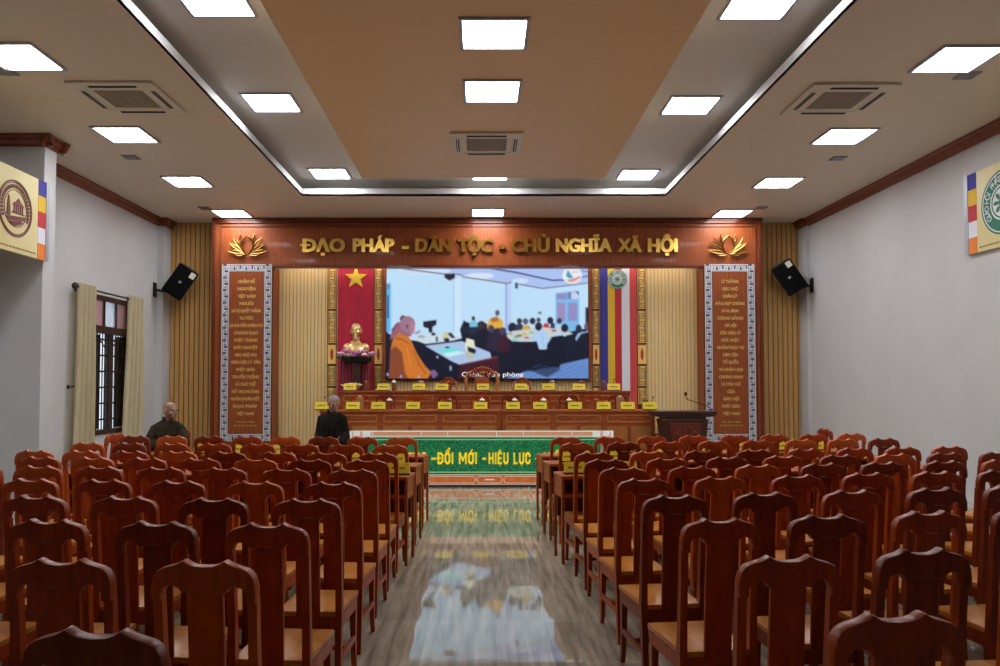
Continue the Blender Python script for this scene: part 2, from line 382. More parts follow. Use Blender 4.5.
pt = thing('stage_surround', 'red-brown wooden surround with wide header and side panels framing the stage', 'stage surround', ((PX0 + PX1) / 2, YF, 0))
cx = (PX0 + PX1) / 2
def pb(name, m, *boxes, bev=.006):
    b = MB()
    for q in boxes: b.box(q[0] - cx, q[1] - cx, q[2] - YF, q[3] - YF, q[4], q[5], bev)
    return obj(name, b, m, pt)
pb('header', 'portal', (PX0, PX1, YF, YF + .15, ZH0, ZPT))
pb('side_panel', 'portal', (PX0, IX0, YF, YI, 0, ZH0)); pb('side_panel', 'portal', (IX1, PX1, YF, YI, 0, ZH0))
pb('frame_moulding', 'portal_dark', (PX0 - .02, PX1 + .02, YF - .07, YF, ZPT - .06, ZPT), (PX0 - .02, PX1 + .02, YF - .045, YF, ZPT - .10, ZPT - .06), (PX0 - .02, PX0 + .035, YF - .05, YF, 0, ZPT - .1), (PX1 - .035, PX1 + .02, YF - .05, YF, 0, ZPT - .1))
ix0, ix1, iz = X(219.5), X(757), Z(226)
pb('inner_moulding', 'portal_dark', (ix0, ix1, YF - .02, YF, iz - .022, iz), (ix0, ix0 + .016, YF - .02, YF, 0, iz - .022), (ix1 - .016, ix1, YF - .02, YF, 0, iz - .022))
pb('opening_trim', 'portal_dark', (IX0, IX1, YF - .02, YF, ZH0, ZH0 + .05), (IX0 - .014, IX0, YF - .02, YF, 0, ZH0 + .05), (IX1, IX1 + .012, YF - .02, YF, 0, ZH0 + .05))
# gold slogan
words = [('ĐẠO', 303, 356), ('PHÁP', 362, 409), ('-', 415, 423), ('DÂN', 430, 466), ('TỘC', 472, 498.5), ('-', 500, 505.5), ('CHỦ', 511, 548), ('NGHĨA', 555, 613), ('XÃ', 617, 640), ('HỘI', 645, 677)]
words = [('ĐẠO', 303, 346), ('PHÁP', 353, 395), ('-', 403, 409), ('DÂN', 415.5, 452), ('TỘC', 457.5, 493), ('-', 498.5, 505.5), ('CHỦ', 510.5, 549.5), ('NGHĨA', 555, 612), ('XÃ', 617, 641), ('HỘI', 647, 677)]
sl = thing('slogan_sign', 'gold raised Vietnamese slogan letters across the wooden header', 'sign', (X(490), YF, Z(252, YF)))
cap = Z(239) - Z(252)
for w, a, b in words:
    vs, fs, wd = text_data(w, cap / .72, .03, .012)
    tx = (X(a, YF, 245) + X(b, YF, 245)) / 2 - sl.location.x; k = (X(b, YF, 245) - X(a, YF, 245)) / wd
    wm = MB()
    for q, dx in enumerate((-.010, -.004, .004, .010)): wm.data(vs, fs, Matrix.Translation((tx + dx, -.032 - q * .0006, 0)) @ Matrix.Diagonal((k * .97 if w != '-' else 1, 1, 1, 1)))
    obj('word' if w != '-' else 'dash', wm, 'gold', sl)
def petal(m, pts, w, y, t=.022):                      # curved outlined lotus petal
    m.tube([(x, y, z) for x, z in pts], w, 6, True, .8)
def lotus(px, label):
    t = thing('lotus_emblem', label, 'emblem', (X(px, YF, 245), YF, Z(246)), 0, 'gold lotus emblems on the header')
    s = .0195
    def L(pts): return [(x * s, z * s) for x, z in pts]
    def leaf(name, pts, w0=.016, w1=.034):
        m = MB(); pts = L(pts); n = len(pts)
        for i in range(n - 1):
            pass
        m.tube([(x, -.05, z) for x, z in pts], [.9 * (w0 + (w1 - w0) * math.sin(PI * i / (n - 1))) for i in range(n)], 6, True, .8); obj(name, m, 'bronze', t, True)
    def outline(sg, bs, m1, m2, tp):
        q = MB()
        for md in (m1, m2):
            a = [(bs[0] + (md[0] - bs[0]) * t_ * 2 * (1 - t_) + (tp[0] - bs[0]) * t_ * t_ + (md[0] - bs[0]) * .0, bs[1] + (md[1] - bs[1]) * t_ * 2 * (1 - t_) + (tp[1] - bs[1]) * t_ * t_) for t_ in (0, .2, .4, .6, .8, 1)]
            q.tube([(sg * x_ * s, -.05, z_ * s) for x_, z_ in a], [.009, .014, .016, .016, .013, .007], 6, True, .8)
        obj('petal', q, 'bronze', t, True)
    for sg in (-1, 1):
        leaf('petal', [(sg * 1.2, -9), (sg * 5.5, -3), (sg * 6.2, 2), (sg * 4, 6.5), (0, 9.8)], .018, .028)
        for name, (bs, m1, m2, tp) in {'petal': ((5.5, 3.5), (5.2, 7), (8.8, 6), (7, 11.5))}.items(): outline(sg, bs, m1, m2, tp)
        outline(sg, (4.5, -5), (8, 4), (12.5, 1.5), (14.5, 8)); outline(sg, (3.5, -7), (10, .2), (15, -2.5), (17.5, 2.6)); outline(sg, (2.5, -8.6), (10, -3.6), (15, -8.6), (20, -5)); outline(sg, (2, -9), (7, -7.5), (7.5, -12), (12, -8.8))
lotus(248, 'gold lotus emblem on the header left of the slogan'); lotus(727.5, 'gold lotus emblem on the header right of the slogan')

sp = thing('strip_light', 'white strip light tucked behind the wooden header above the stage wall', 'strip light', ((IX0 + IX1) / 2, YF + .20, ZH0 + .12))
hw = (IX1 - IX0) / 2 - .1
obj('tube', MB().box(-hw, hw, -.02, .02, -.02, .0), mat('strip_lamp', (1, 1, 1), .5, emis=5, ecol=(1, .95, .88)), sp); obj('holder', MB().box(-hw, hw, -.03, .03, 0, .03), 'white', sp)
# fretwork: a key pattern of bars inside a strip
def fret(m, x0, x1, z0, z1, y0, y1, u, th):
    """meander running up the strip x0..x1, unit height u"""
    m.box(x0, x0 + th, y0, y1, z0, z1); m.box(x1 - th, x1, y0, y1, z0, z1)
    n = max(1, round((z1 - z0) / u)); u = (z1 - z0) / n; a, b = x0 + th * 1.9, x1 - th * 1.9; w = b - a
    for i in range(n):
        z = z0 + i * u
        s = 1 if i % 2 == 0 else -1
        def fx(v): return a + w * v if s > 0 else b - w * v
        def bar(p, q, r, t): m.box(min(fx(p), fx(q)), max(fx(p), fx(q)), y0, y1, z + r * u, z + t * u)
        h = th / u; v = th / w
        bar(0, 1, .06, .06 + h); bar(1 - v, 1, .06, .72); bar(.28, 1, .72 - h, .72); bar(.28, .28 + v, .34, .72); bar(.28, .72, .34, .34 + h); bar(0, v, .06, 1.06 - .0)
    return m
def fret_h(m, x0, x1, z0, z1, y0, y1, u, th):
    q = MB(); fret(q, -(z1), -(z0), x0, x1, y0, y1, u, th)
    for v in q.bm.verts: v.co = Vector((v.co.z, v.co.y, -v.co.x))
    me = bpy.data.meshes.new('t'); q.bm.to_mesh(me); q.bm.free(); m.bm.from_mesh(me); bpy.data.meshes.remove(me)

LEFT = [('NHẬN KẾ', 17), ('NGUYỆN', 18), ('VIỆT NAM', 18), ('NGƯỜI', 14), ('LÀ TỰ QUYẾT THẮNG', 29), ('TU TỨC', 14), ('LÀ KHUYẾN KHÍCH TU', 33), ('CHÁNH ĐẠO', 24), ('PHẬT THÁNH', 23), ('ĐỨC NGUYỆT', 24), ('GIÁC NGỘ CHO', 22), ('GIÁO HỘI CÓ TÂM', 29), ('PHẬT GIÁO', 19), ('TRUYỀN THỐNG', 27), ('LÀ CHỦ THỂ', 20), ('HỖ TRỢ HOẰNG', 27), ('NHẰM ĐOÀN KẾT', 29), ('ĐẠO PHÁP', 24), ('VIỆT NAM', 17)]
RIGHT = [('LÝ TƯỞNG', 17), ('GIÁC NGỘ', 16), ('CHÂN LÝ', 15), ('HÒA HỢP CHÚNG', 29), ('HÒA BÌNH', 17), ('CÔNG BẰNG', 26), ('XÃ HỘI', 12), ('CỦA GIÁO LÝ', 21), ('ĐỨC PHẬT', 18), ('NHẰM PHỤC VỤ', 27), ('DÂN TỘC', 15), ('TỔ QUỐC', 16), ('VÀ NHÂN LOẠI', 24), ('CHÚNG SANH', 24), ('LÀ TÔN CHỈ', 19), ('CỦA', 8), ('GIÁO HỘI', 16), ('PHẬT GIÁO', 18), ('VIỆT NAM', 17)]
def inscription(a, b, lines, label):
    x0, x1, z1, z0 = X(a), X(b), Z(264.5), Z(441)
    t = thing('inscription_panel', label, 'panel', ((x0 + x1) / 2, YF - .002, 0), 0, 'inscription panels beside the stage opening')
    w = (x1 - x0) / 2; bw = .135
    obj('border_backing', MB().box(-w, w, -.012, 0, z0, z1), 'fretbk', t)
    fr = MB(); fret(fr, -w, -w + bw, z0, z1, -.026, -.012, .125, .0145); fret(fr, w - bw, w, z0, z1, -.026, -.012, .125, .0145)
    fret_h(fr, -w + bw, w - bw, z1 - bw, z1, -.026, -.012, .125, .0145); fret_h(fr, -w + bw, w - bw, z0, z0 + bw, -.026, -.012, .125, .0145)
    obj('fretwork_border', fr, 'fretw', t)
    obj('board', MB().box(-w + bw + .012, w - bw - .012, -.03, -.012, z0 + bw + .01, z1 - bw - .012, .004), 'portal', t)
    tx = MB(); px2m = (x1 - x0) / (b - a)
    for i, (s, wp) in enumerate(lines):
        py = 281 + i * 7.32
        vs, fs, wd = text_data(s, .078, .004, .004)
        tx.data(vs, fs, Matrix.Translation((0, -.035, Z(py + 2.1))) @ Matrix.Diagonal((wp * px2m / wd, 1, 1, 1)))
    for py, wp, s in ((421.5, 19, 'TRÍCH HIẾN CHƯƠNG'), (425, 23, 'GIÁO HỘI PHẬT GIÁO VIỆT NAM')):
        vs, fs, wd = text_data(s, .05, .003)
        tx.data(vs, fs, Matrix.Translation((0, -.034, Z(py + 1.4))) @ Matrix.Diagonal((wp * px2m / wd, 1, 1, 1)))
    obj('lettering', tx, 'goldpaint', t)
inscription(222, 271.5, LEFT, 'tall wooden panel of gold lettering with white fret border left of the stage')
inscription(704.9, 754.5, RIGHT, 'tall wooden panel of gold lettering with white fret border right of the stage')

# inner back wall: gold fret strips, flags, screen
YW = YI - .0
def XI(px, py=320): return at(px, py, YW).x
def ZI(py): return at(481, py, YW).z
def strip(a, b, label):
    x0, x1 = XI(a), XI(b); t = thing('fretwork_strip', label, 'decorative strip', ((x0 + x1) / 2, YW, 0), 0, 'gold fretwork strips on the stage wall')
    w = (x1 - x0) / 2
    obj('backing', MB().box(-w - .02, w + .012, -.02, 0, 1.0, ZH0 + .05), 'portal_dark', t)
    for p0, p1, kind in ((269, 309, 0), (311, 343, 0), (345, 364, 1), (366, 386, 0), (388, 404, 0)):
        z1, z0 = ZI(p0), ZI(p1); m = MB()
        obj('panel_ground', MB().box(-w, w, -.03, -.02, z0, z1), 'fretg', t)
        if kind == 0:
            fret(m, -w + .01, w - .01, z0 + .01, z1 - .01, -.038, -.03, .15, .010)
            obj('lattice', m, 'fretbr', t)
        else:
            m.box(-w, w, -.036, -.03, z0, z1).box(-w, -w + .03, -.045, -.03, z0, z1).box(w - .03, w, -.045, -.03, z0, z1).box(-w + .03, w - .03, -.045, -.03, z1 - .05, z1).box(-w + .03, w - .03, -.045, -.03, z0, z0 + .05)
            obj('lattice', m, 'fretg', t)
            obj('oval_inset', MB().ell((0, -.032, (z0 + z1) / 2), (w * .42, .012, (z1 - z0) * .32)), 'cloth_r', t, True)
for a, b, lb in ((328.5, 336.3, 'gold fretwork strip on the outer side of the red star banner'), (375, 382.3, 'gold fretwork strip between the red star banner and the screen'),
                 (592.6, 598.8, 'gold fretwork strip between the screen and the striped banner'), (637.5, 645.5, 'gold fretwork strip on the outer side of the striped banner')): strip(a, b, lb)
# pleated red banner
def pleat(x0, x1, y, z0, z1, n, amp, m=None):
    m = m or MB(); K = n * 6; a = []
    for i in range(K + 1):
        x = x0 + (x1 - x0) * i / K; yy = y - amp * (1 + math.sin(i / 6 * 2 * PI))
        a.append((m.bm.verts.new((x, yy, z0)), m.bm.verts.new((x, yy, z1)), m.bm.verts.new((x, yy + .004, z0)), m.bm.verts.new((x, yy + .004, z1))))
    for p, q in zip(a, a[1:]):
        m.bm.faces.new((p[0], q[0], q[1], p[1])); m.bm.faces.new((p[2], p[3], q[3], q[2]))
        m.bm.faces.new((p[1], q[1], q[3], p[3])); m.bm.faces.new((p[0], p[2], q[2], q[0]))
    m.bm.faces.new((a[0][0], a[0][1], a[0][3], a[0][2])); m.bm.faces.new((a[-1][0], a[-1][2], a[-1][3], a[-1][1]))
    return m
x0, x1 = XI(338), XI(374); rb = thing('star_banner', 'red hanging banner with a yellow star left of the screen', 'banner', ((x0 + x1) / 2, YW - .02, .72))
w = (x1 - x0) / 2; zt = ZH0 + .07 - .72
obj('cloth', pleat(-w, w, 0, 0, zt, 14, .006), 'red', rb, True)
sz = ZI(277) - .72; sr = .235
obj('star', MB().prism([((sr if i % 2 == 0 else sr * .4) * math.sin(i * PI / 5), sz - .02 + (sr if i % 2 == 0 else sr * .4) * math.cos(i * PI / 5)) for i in range(10)], 'y', -.028, -.016), 'yellow', rb)
# striped banner
st = thing('striped_banner', 'hanging banner of blue yellow red and white stripes with green emblem', 'banner', (XI(618.5), YW - .02, .72))
for a, b, m in ((600, 607.7, 'blue'), (607.7, 614.7, 'cloth_y'), (614.7, 621.5, 'cloth_r'), (621.5, 629.5, 'cloth_w'), (629.5, 636.5, 'cloth_o')):
    obj('stripe', pleat(XI(a) - st.location.x, XI(b) - st.location.x, 0, 0, zt, 3, .003), m, st, True)
def disc(m, r, y0, y1, cz, n=32, cx=0, r2=None):
    if r2 is None: return m.prism([(cx + r * math.cos(2 * PI * i / n), cz + r * math.sin(2 * PI * i / n)) for i in range(n)], 'y', y0, y1)
    for i in range(n):
        a, b = 2 * PI * i / n, 2 * PI * (i + 1) / n
        m.prism([(cx + r2 * math.cos(a), cz + r2 * math.sin(a)), (cx + r * math.cos(a), cz + r * math.sin(a)), (cx + r * math.cos(b), cz + r * math.sin(b)), (cx + r2 * math.cos(b), cz + r2 * math.sin(b))], 'y', y0, y1)
    return m
def ring_text(m, s, r, cz, size, y, a0, a1, cx=0):
    for i, ch in enumerate(s):
        if ch == ' ': continue
        a = R(a0 + (a1 - a0) * i / (len(s) - 1)); vs, fs, wd = text_data(ch, size, .0015, .0)
        m.data(vs, fs, Matrix.Translation((cx + r * math.cos(a), y, cz + r * math.sin(a))) @ Matrix.Rotation(-(a - PI / 2), 4, 'Y'))
def green_emblem(parent, cx, cz, r, y):
    g = disc(MB(), r, y - .006, y, cz, 40, cx); o = obj('emblem', g, 'emblem', parent)
    wm = MB(); disc(wm, r * .94, y - .008, y - .006, cz, 40, cx, r * .90); disc(wm, r * .56, y - .008, y - .006, cz, 32, cx)
    ring_text(wm, 'GIÁO HỘI PHẬT GIÁO VIỆT NAM', r * .64, cz, r * .28, y - .008, 215, -35, cx)
    obj('white_print', wm, 'cloth_w', o)
    gm = MB(); disc(gm, r * .50, y - .010, y - .008, cz, 32, cx, r * .45); disc(gm, r * .16, y - .010, y - .008, cz, 20, cx)
    for i in range(8):
        a = i * PI / 4; gm.prism([(cx + r * (.18 * math.cos(a - .3)), cz + r * .18 * math.sin(a - .3)), (cx + r * .34 * math.cos(a - .2), cz + r * .34 * math.sin(a - .2)), (cx + r * .42 * math.cos(a), cz + r * .42 * math.sin(a)), (cx + r * .34 * math.cos(a + .2), cz + r * .34 * math.sin(a + .2)), (cx + r * .18 * math.cos(a + .3), cz + r * .18 * math.sin(a + .3))], 'y', y - .010, y - .008)
    obj('green_print', gm, 'emblem', o)
green_emblem(st, XI(617.3) - st.location.x, ZI(279.5) - .72, .195, -.012)

# ------------------------------------------------------------------ LED screen with its picture
class Img:
    def __init__(s, x0, x1, y0, y1, nx, ny, bg, ss=3):
        s.b = (x0, x1, y0, y1); s.nx, s.ny, s.ss = nx, ny, ss
        s.a = np.zeros((ny * ss, nx * ss, 3)) + np.array(lin(bg))
        s.gx, s.gy = np.meshgrid(x0 + (np.arange(nx * ss) + .5) / (nx * ss) * (x1 - x0), y0 + (np.arange(ny * ss) + .5) / (ny * ss) * (y1 - y0))
    def _fill(s, k, c, al): s.a[k] = s.a[k] * (1 - al) + np.array(lin(c)) * al
    def poly(s, pts, c, al=1.0):
        k = np.zeros(s.gx.shape, bool); n = len(pts)
        for i in range(n):
            (xa, ya), (xb, yb) = pts[i], pts[(i + 1) % n]
            if ya == yb: continue
            k ^= ((s.gy >= min(ya, yb)) & (s.gy < max(ya, yb))) & (s.gx < xa + (s.gy - ya) * (xb - xa) / (yb - ya))
        s._fill(k, c, al)
    def rect(s, x0, x1, y0, y1, c, al=1.0): s._fill((s.gx >= x0) & (s.gx < x1) & (s.gy >= y0) & (s.gy < y1), c, al)
    def ell(s, x, y, rx, ry, c, al=1.0): s._fill(((s.gx - x) / rx) ** 2 + ((s.gy - y) / ry) ** 2 < 1, c, al)
    def line(s, pts, w, c, al=1.0):
        for (xa, ya), (xb, yb) in zip(pts, pts[1:]):
            dx, dy = xb - xa, yb - ya; l = math.hypot(dx, dy); nx, ny = -dy / l * w / 2, dx / l * w / 2
            s.poly([(xa + nx, ya + ny), (xb + nx, yb + ny), (xb - nx, yb - ny), (xa - nx, ya - ny)], c, al)
    def blur(s, n):
        for _ in range(n):
            p = np.pad(s.a, ((1, 1), (1, 1), (0, 0)), 'edge')
            s.a = (p[1:-1, 1:-1] * 2 + p[:-2, 1:-1] + p[2:, 1:-1] + p[1:-1, :-2] + p[1:-1, 2:]) / 6
    def mesh(s, name, w, h, m):
        c = s.a.reshape(s.ny, s.ss, s.nx, s.ss, 3).mean((1, 3)); ny, nx = s.ny, s.nx
        vs = [(-w / 2 + w * i / (nx - 1), 0, h - h * j / (ny - 1)) for j in range(ny) for i in range(nx)]
        fs = [(j * nx + i, (j + 1) * nx + i, (j + 1) * nx + i + 1, j * nx + i + 1) for j in range(ny - 1) for i in range(nx - 1)]
        me = bpy.data.meshes.new(name); me.from_pydata(vs, [], fs); a = me.color_attributes.new('Col', 'FLOAT_COLOR', 'POINT')
        a.data.foreach_set('color', np.concatenate([c.reshape(-1, 3), np.ones((nx * ny, 1))], 1).astype(np.float32).ravel())
        me.materials.append(m); return me
im = Img(387, 587.5, 269.5, 378.5, 200, 110, (190, 224, 250))
im.poly([(387, 269), (395, 269.5), (443, 275.5), (456, 275), (490, 282), (507, 284.5), (513, 283.5), (542, 289.5), (588, 283), (588, 269)], (172, 196, 244))
im.ell(425, 272, 26, 4, (205, 225, 250)); im.ell(480, 277, 14, 3, (214, 228, 250)); im.ell(520, 282, 8, 2.5, (205, 225, 252))
im.line([(403, 270), (445, 275.3)], 1.2, (92, 78, 84)); im.line([(455, 275.5), (462, 276), (463, 278), (490, 282), (507, 284.7), (511, 283.4)], 1.2, (120, 82, 74)); im.line([(518, 285.2), (542, 289.6), (588, 284)], 1.1, (104, 96, 118))
im.line([(490, 269.5), (515, 273.5), (552, 281.5), (566, 281)], 1.7, (62, 72, 132)); im.line([(580, 278.5), (588, 277)], 1.3, (70, 78, 130)); im.line([(580, 272), (588, 273)], 1.0, (100, 110, 160))
im.poly([(453, 280), (455, 281), (455, 340), (453, 340)], (176, 206, 240)); im.poly([(455, 281), (461, 279), (461, 336), (455, 338)], (206, 232, 252)); im.poly([(505, 285), (507, 285), (507, 336), (505, 336)], (150, 172, 224)); im.poly([(507, 285), (511, 284), (511, 334), (507, 334)], (188, 208, 246))
im.poly([(444.5, 275), (455, 274.5), (455.5, 279), (450, 282), (445, 279)], (28, 28, 44)); im.rect(514.6, 517.8, 283.8, 289.5, (52, 66, 118))
im.rect(387, 392.5, 284.5, 333, (90, 176, 230)); im.rect(388, 390, 296, 319, (66, 84, 140)); im.rect(388, 391, 285, 290, (110, 128, 150)); im.rect(391, 393, 284, 333, (150, 214, 246))
im.poly([(554.8, 294), (578, 291.5), (578, 336), (554.8, 336)], (124, 186, 236)); im.rect(556, 566, 294.5, 300.3, (142, 138, 190)); im.rect(567, 570, 293, 300, (104, 124, 176)); im.rect(570.3, 577.5, 293, 300, (206, 208, 236)); im.poly([(574, 292.5), (577.8, 292.5), (577.8, 296)], (70, 80, 110))
im.rect(556.5, 564.2, 303.5, 321.5, (158, 140, 190)); im.rect(567.2, 576, 303.5, 321.5, (146, 140, 196)); im.rect(584, 587.5, 308, 326, (30, 40, 66)); im.rect(537.5, 541, 312.5, 314.8, (90, 130, 120))
# lower dark mass
im.poly([(387, 332), (394, 336), (410, 340), (432, 343), (462, 338), (460, 330), (464, 321), (475, 326), (482, 321), (500, 334), (560, 334), (588, 328), (588, 380), (387, 380)], (20, 24, 44))
im.poly([(500, 380), (522, 372), (545, 368), (570, 362), (588, 358), (588, 380)], (104, 142, 206))
for i in range(9): im.line([(505 + i * 9, 380), (540 + i * 9, 364)], .7, (66, 92, 150), .7)
im.poly([(524, 368), (548, 366), (560, 369), (548, 376), (546, 377)], (20, 26, 50), .75)
# far seats and people
for x, y, r, c_ in ((466, 330, 4, (24, 30, 52)), (473, 330, 5, (30, 40, 66)), (481, 326, 4, (50, 40, 52)), (519, 321.5, 2.6, (50, 42, 62)), (525, 322, 2.9, (96, 92, 120)), (532, 321.6, 3, (30, 34, 60)), (538, 320.5, 2.2, (84, 70, 84)), (549.5, 321, 3.2, (26, 34, 66)), (558.5, 321.5, 2.6, (56, 44, 70)), (512, 328, 4.5, (26, 34, 62)), (519, 328, 4, (50, 52, 84))): im.ell(x, y, r, r * 1.1, c_)
im.ell(473.5, 319, 1.8, 2.3, (46, 48, 66)); im.poly([(470, 322), (476, 321), (478, 327), (470, 327.5)], (120, 196, 226))
im.poly([(487, 327), (489, 320), (494, 317.5), (499, 318), (503, 322), (502.5, 332), (494, 334), (488, 331)], (226, 176, 62)); im.poly([(490, 319), (497, 317), (499, 322), (492, 323)], (176, 110, 60)); im.ell(497.2, 313.6, 2.3, 3, (96, 84, 110)); im.line([(493, 327), (496, 333)], 1.2, (190, 130, 50))
im.poly([(521, 331), (523, 326), (528, 325.5), (531, 330), (527, 333)], (208, 170, 70)); im.poly([(541.5, 327.5), (544, 323.5), (548, 324), (548.5, 329)], (196, 52, 76)); im.poly([(534, 331), (536, 324), (541, 323.5), (542, 331)], (50, 36, 62)); im.poly([(549, 329), (550, 323.5), (554, 323.5), (554, 329)], (44, 56, 100)); im.poly([(554, 330), (556, 325), (562, 324.5), (564, 331)], (176, 214, 240))
im.poly([(505, 336), (512, 331.5), (545, 328), (562, 330), (572, 334), (548, 340), (530, 342), (512, 341.5)], (200, 208, 210))
for i, (x, y, c_) in enumerate(((510, 334, (170, 170, 150)), (516, 337, (120, 160, 120)), (521, 334, (226, 210, 150)), (514, 340, (120, 210, 214)), (526, 338, (196, 120, 110)), (531, 333, (150, 190, 160)), (553, 331, (170, 80, 84)), (545, 331, (220, 210, 180)), (560, 333, (210, 190, 160)), (519, 336, (100, 120, 90)), (524, 334.5, (196, 180, 90)))): im.ell(x, y, 2.6, 1.2, c_)
im.poly([(487, 340), (490, 331), (498, 328), (506, 333), (508, 343), (506, 352), (486, 350)], (40, 34, 60)); im.ell(491, 329, 3.2, 3.6, (74, 64, 96)); im.ell(502.5, 331.5, 3.6, 3.8, (70, 62, 92)); im.poly([(497, 342), (500, 336), (507, 337), (510, 344), (509, 352), (498, 352)], (58, 26, 46))
im.poly([(530.5, 340.5), (534, 333.5), (538, 330.2), (544, 331), (547.5, 338), (549, 345), (545, 349.5), (538.5, 349.5), (536, 341), (532, 342)], (176, 208, 244)); im.ell(537.8, 327, 3.6, 4.2, (34, 28, 44)); im.line([(541, 334), (543, 347)], .6, (140, 178, 226))
im.ell(563.7, 328.5, 3.7, 4.2, (28, 28, 46)); im.poly([(545, 342), (552, 335), (560, 332.5), (566, 335), (560, 340)], (176, 214, 240)); im.ell(577.5, 329, 3, 4, (34, 40, 66)); im.poly([(572.5, 341.5), (577, 334), (582, 332), (583, 337), (574, 344)], (150, 190, 236)); im.ell(585.5, 327, 2.6, 4, (96, 84, 110)); im.poly([(582, 333), (588, 331), (588, 336)], (190, 214, 244))
im.poly([(546, 345), (551, 337), (562, 335.5), (566, 341), (564, 356), (558, 368), (546, 366)], (16, 22, 42)); im.poly([(563, 337), (572, 334), (575, 340), (572, 358), (564, 362)], (18, 26, 48)); im.poly([(573, 344), (580, 334), (588, 332), (588, 358), (572, 361)], (17, 24, 46))
# near tables
im.poly([(414, 339.5), (417, 335), (426, 333.5), (438, 335), (452, 334), (462, 338.5), (452, 341), (426, 344)], (204, 222, 234)); im.ell(422, 337, 4, 1.4, (160, 176, 190)); im.rect(443, 449, 332.5, 340, (204, 204, 170)); im.ell(447, 340, 3, 1.8, (40, 40, 54)); im.poly([(448, 334), (451, 332.5), (456, 338), (452, 338.6)], (44, 46, 66))
im.poly([(423.7, 322), (437, 320.3), (437, 325), (433, 328), (433, 333), (429.5, 333), (429, 329), (424, 327.5)], (32, 30, 46)); im.ell(434, 334.5, 2.4, 1.6, (60, 60, 76)); im.rect(436.5, 438.5, 337, 342, (34, 36, 56))
im.poly([(426, 346), (462, 341.5), (490, 352.5), (491, 358), (460, 364.5), (452, 361)], (172, 196, 232)); im.poly([(437, 350.5), (454, 347.5), (466, 353), (449, 357)], (112, 224, 222)); im.poly([(443, 353.5), (458, 351), (466, 353), (449, 357)], (200, 240, 244)); im.ell(447.8, 347.6, 2.4, 1, (44, 52, 80))
im.poly([(465, 346), (467, 338.5), (474, 340.5), (475, 348), (467, 352)], (226, 230, 206)); im.poly([(467.5, 346.5), (474, 348.5), (476.5, 351), (475, 354), (468, 351.5)], (36, 28, 44)); im.poly([(466, 352), (474, 354), (472, 360), (467, 357)], (188, 190, 150))
im.poly([(460, 364.6), (491, 358), (498, 357), (498, 372), (485, 380), (458, 380)], (64, 24, 40)); im.line([(460, 364.6), (498, 356.8)], 1.2, (120, 60, 70))
# two robed figures at left of the picture
im.poly([(391, 340), (393, 330), (398, 323), (402, 322), (402, 332), (396, 338)], (150, 96, 116)); im.ell(404, 319.5, 3.2, 3.6, (96, 66, 84)); im.line([(393, 331), (398, 324)], 1.6, (110, 40, 50))
im.poly([(391.5, 351), (394, 340), (400, 332.5), (408, 334), (412, 341), (418, 354), (426, 366), (432, 372), (428, 379), (390, 379)], (206, 118, 44)); im.poly([(391.5, 351), (396, 346), (403, 352), (406, 372), (410, 379), (390, 379)], (118, 58, 46), .85); im.line([(396, 338), (404, 340), (410, 344)], 1.1, (150, 70, 30)); im.line([(414, 350), (420, 364), (427, 374)], 1.2, (160, 84, 36)); im.line([(408, 348), (412, 368)], 1.0, (226, 140, 60))
im.poly([(401, 333), (402, 322), (414, 322), (415, 332), (411.5, 337), (405, 336)], (146, 100, 122)); im.ell(408.6, 325, 7.4, 8.3, (158, 118, 140)); im.poly([(411, 322), (416, 325), (415.3, 333), (411, 336)], (184, 126, 146)); im.ell(408, 327, 1.2, 2, (104, 66, 90)); im.line([(416, 334), (421, 331.5)], 1.6, (150, 110, 130)); im.poly([(430, 371), (435, 369.5), (439, 374), (434, 378.5)], (126, 96, 140))
for x, y in ((402, 376), (419.5, 376), (389, 374), (438, 357), (451, 367), (451, 369)): im.ell(x, y, 1, 1.4, (150, 170, 210))
# corner logo
im.ell(571.3, 276.5, 9.8, 8.4, (232, 238, 246)); im.poly([(565, 277), (567, 271), (573, 279.5), (568, 279.5)], (60, 160, 186)); im.line([(567.5, 281.5), (573, 281), (579.5, 278)], 1.8, (222, 86, 84)); im.line([(571, 274), (578, 272.5)], 1.2, (236, 176, 190)); im.line([(565, 280.5), (570, 283.5), (577, 282)], 1, (226, 190, 130))
im.rect(387, 587.5, 269.5, 270.2, (128, 138, 190)); im.blur(2)
sx0, sx1, sz0, sz1 = XI(387), XI(587.5), ZI(378.5), ZI(269.5)
led = thing('screen', 'large bright video wall showing a meeting room of seated people', 'screen', ((sx0 + sx1) / 2, YW - .09, sz0))
w, h = sx1 - sx0, sz1 - sz0
o = obj('picture', im.mesh('picture', w, h, attr_mat('screen_picture', .385, .3)), None, led); o.location = (0, -.012, 0)
vs, fs, wd = text_data('Chánh Văn phòng', .13, .001); kx = (XI(523) - XI(462)) / wd
obj('caption', MB().data(vs, fs, Matrix.Translation((XI(492.5) - led.location.x, -.016, ZI(376.6) - sz0)) @ Matrix.Diagonal((kx, 1, 1, 1))), mat('caption_white', (0, 0, 0), .4, emis=.42, ecol=(1, 1, 1)), led)
obj('cabinet', MB().box(-w / 2 - .01, w / 2 + .01, -.008, .07, -.03, h + .06), 'black', led)
for s_ in (-1, 1): obj('side_frame', MB().box(s_ * (w / 2 + .043) - .031, s_ * (w / 2 + .043) + .031, -.03, .07, -.06, h + .06), 'portal', led)

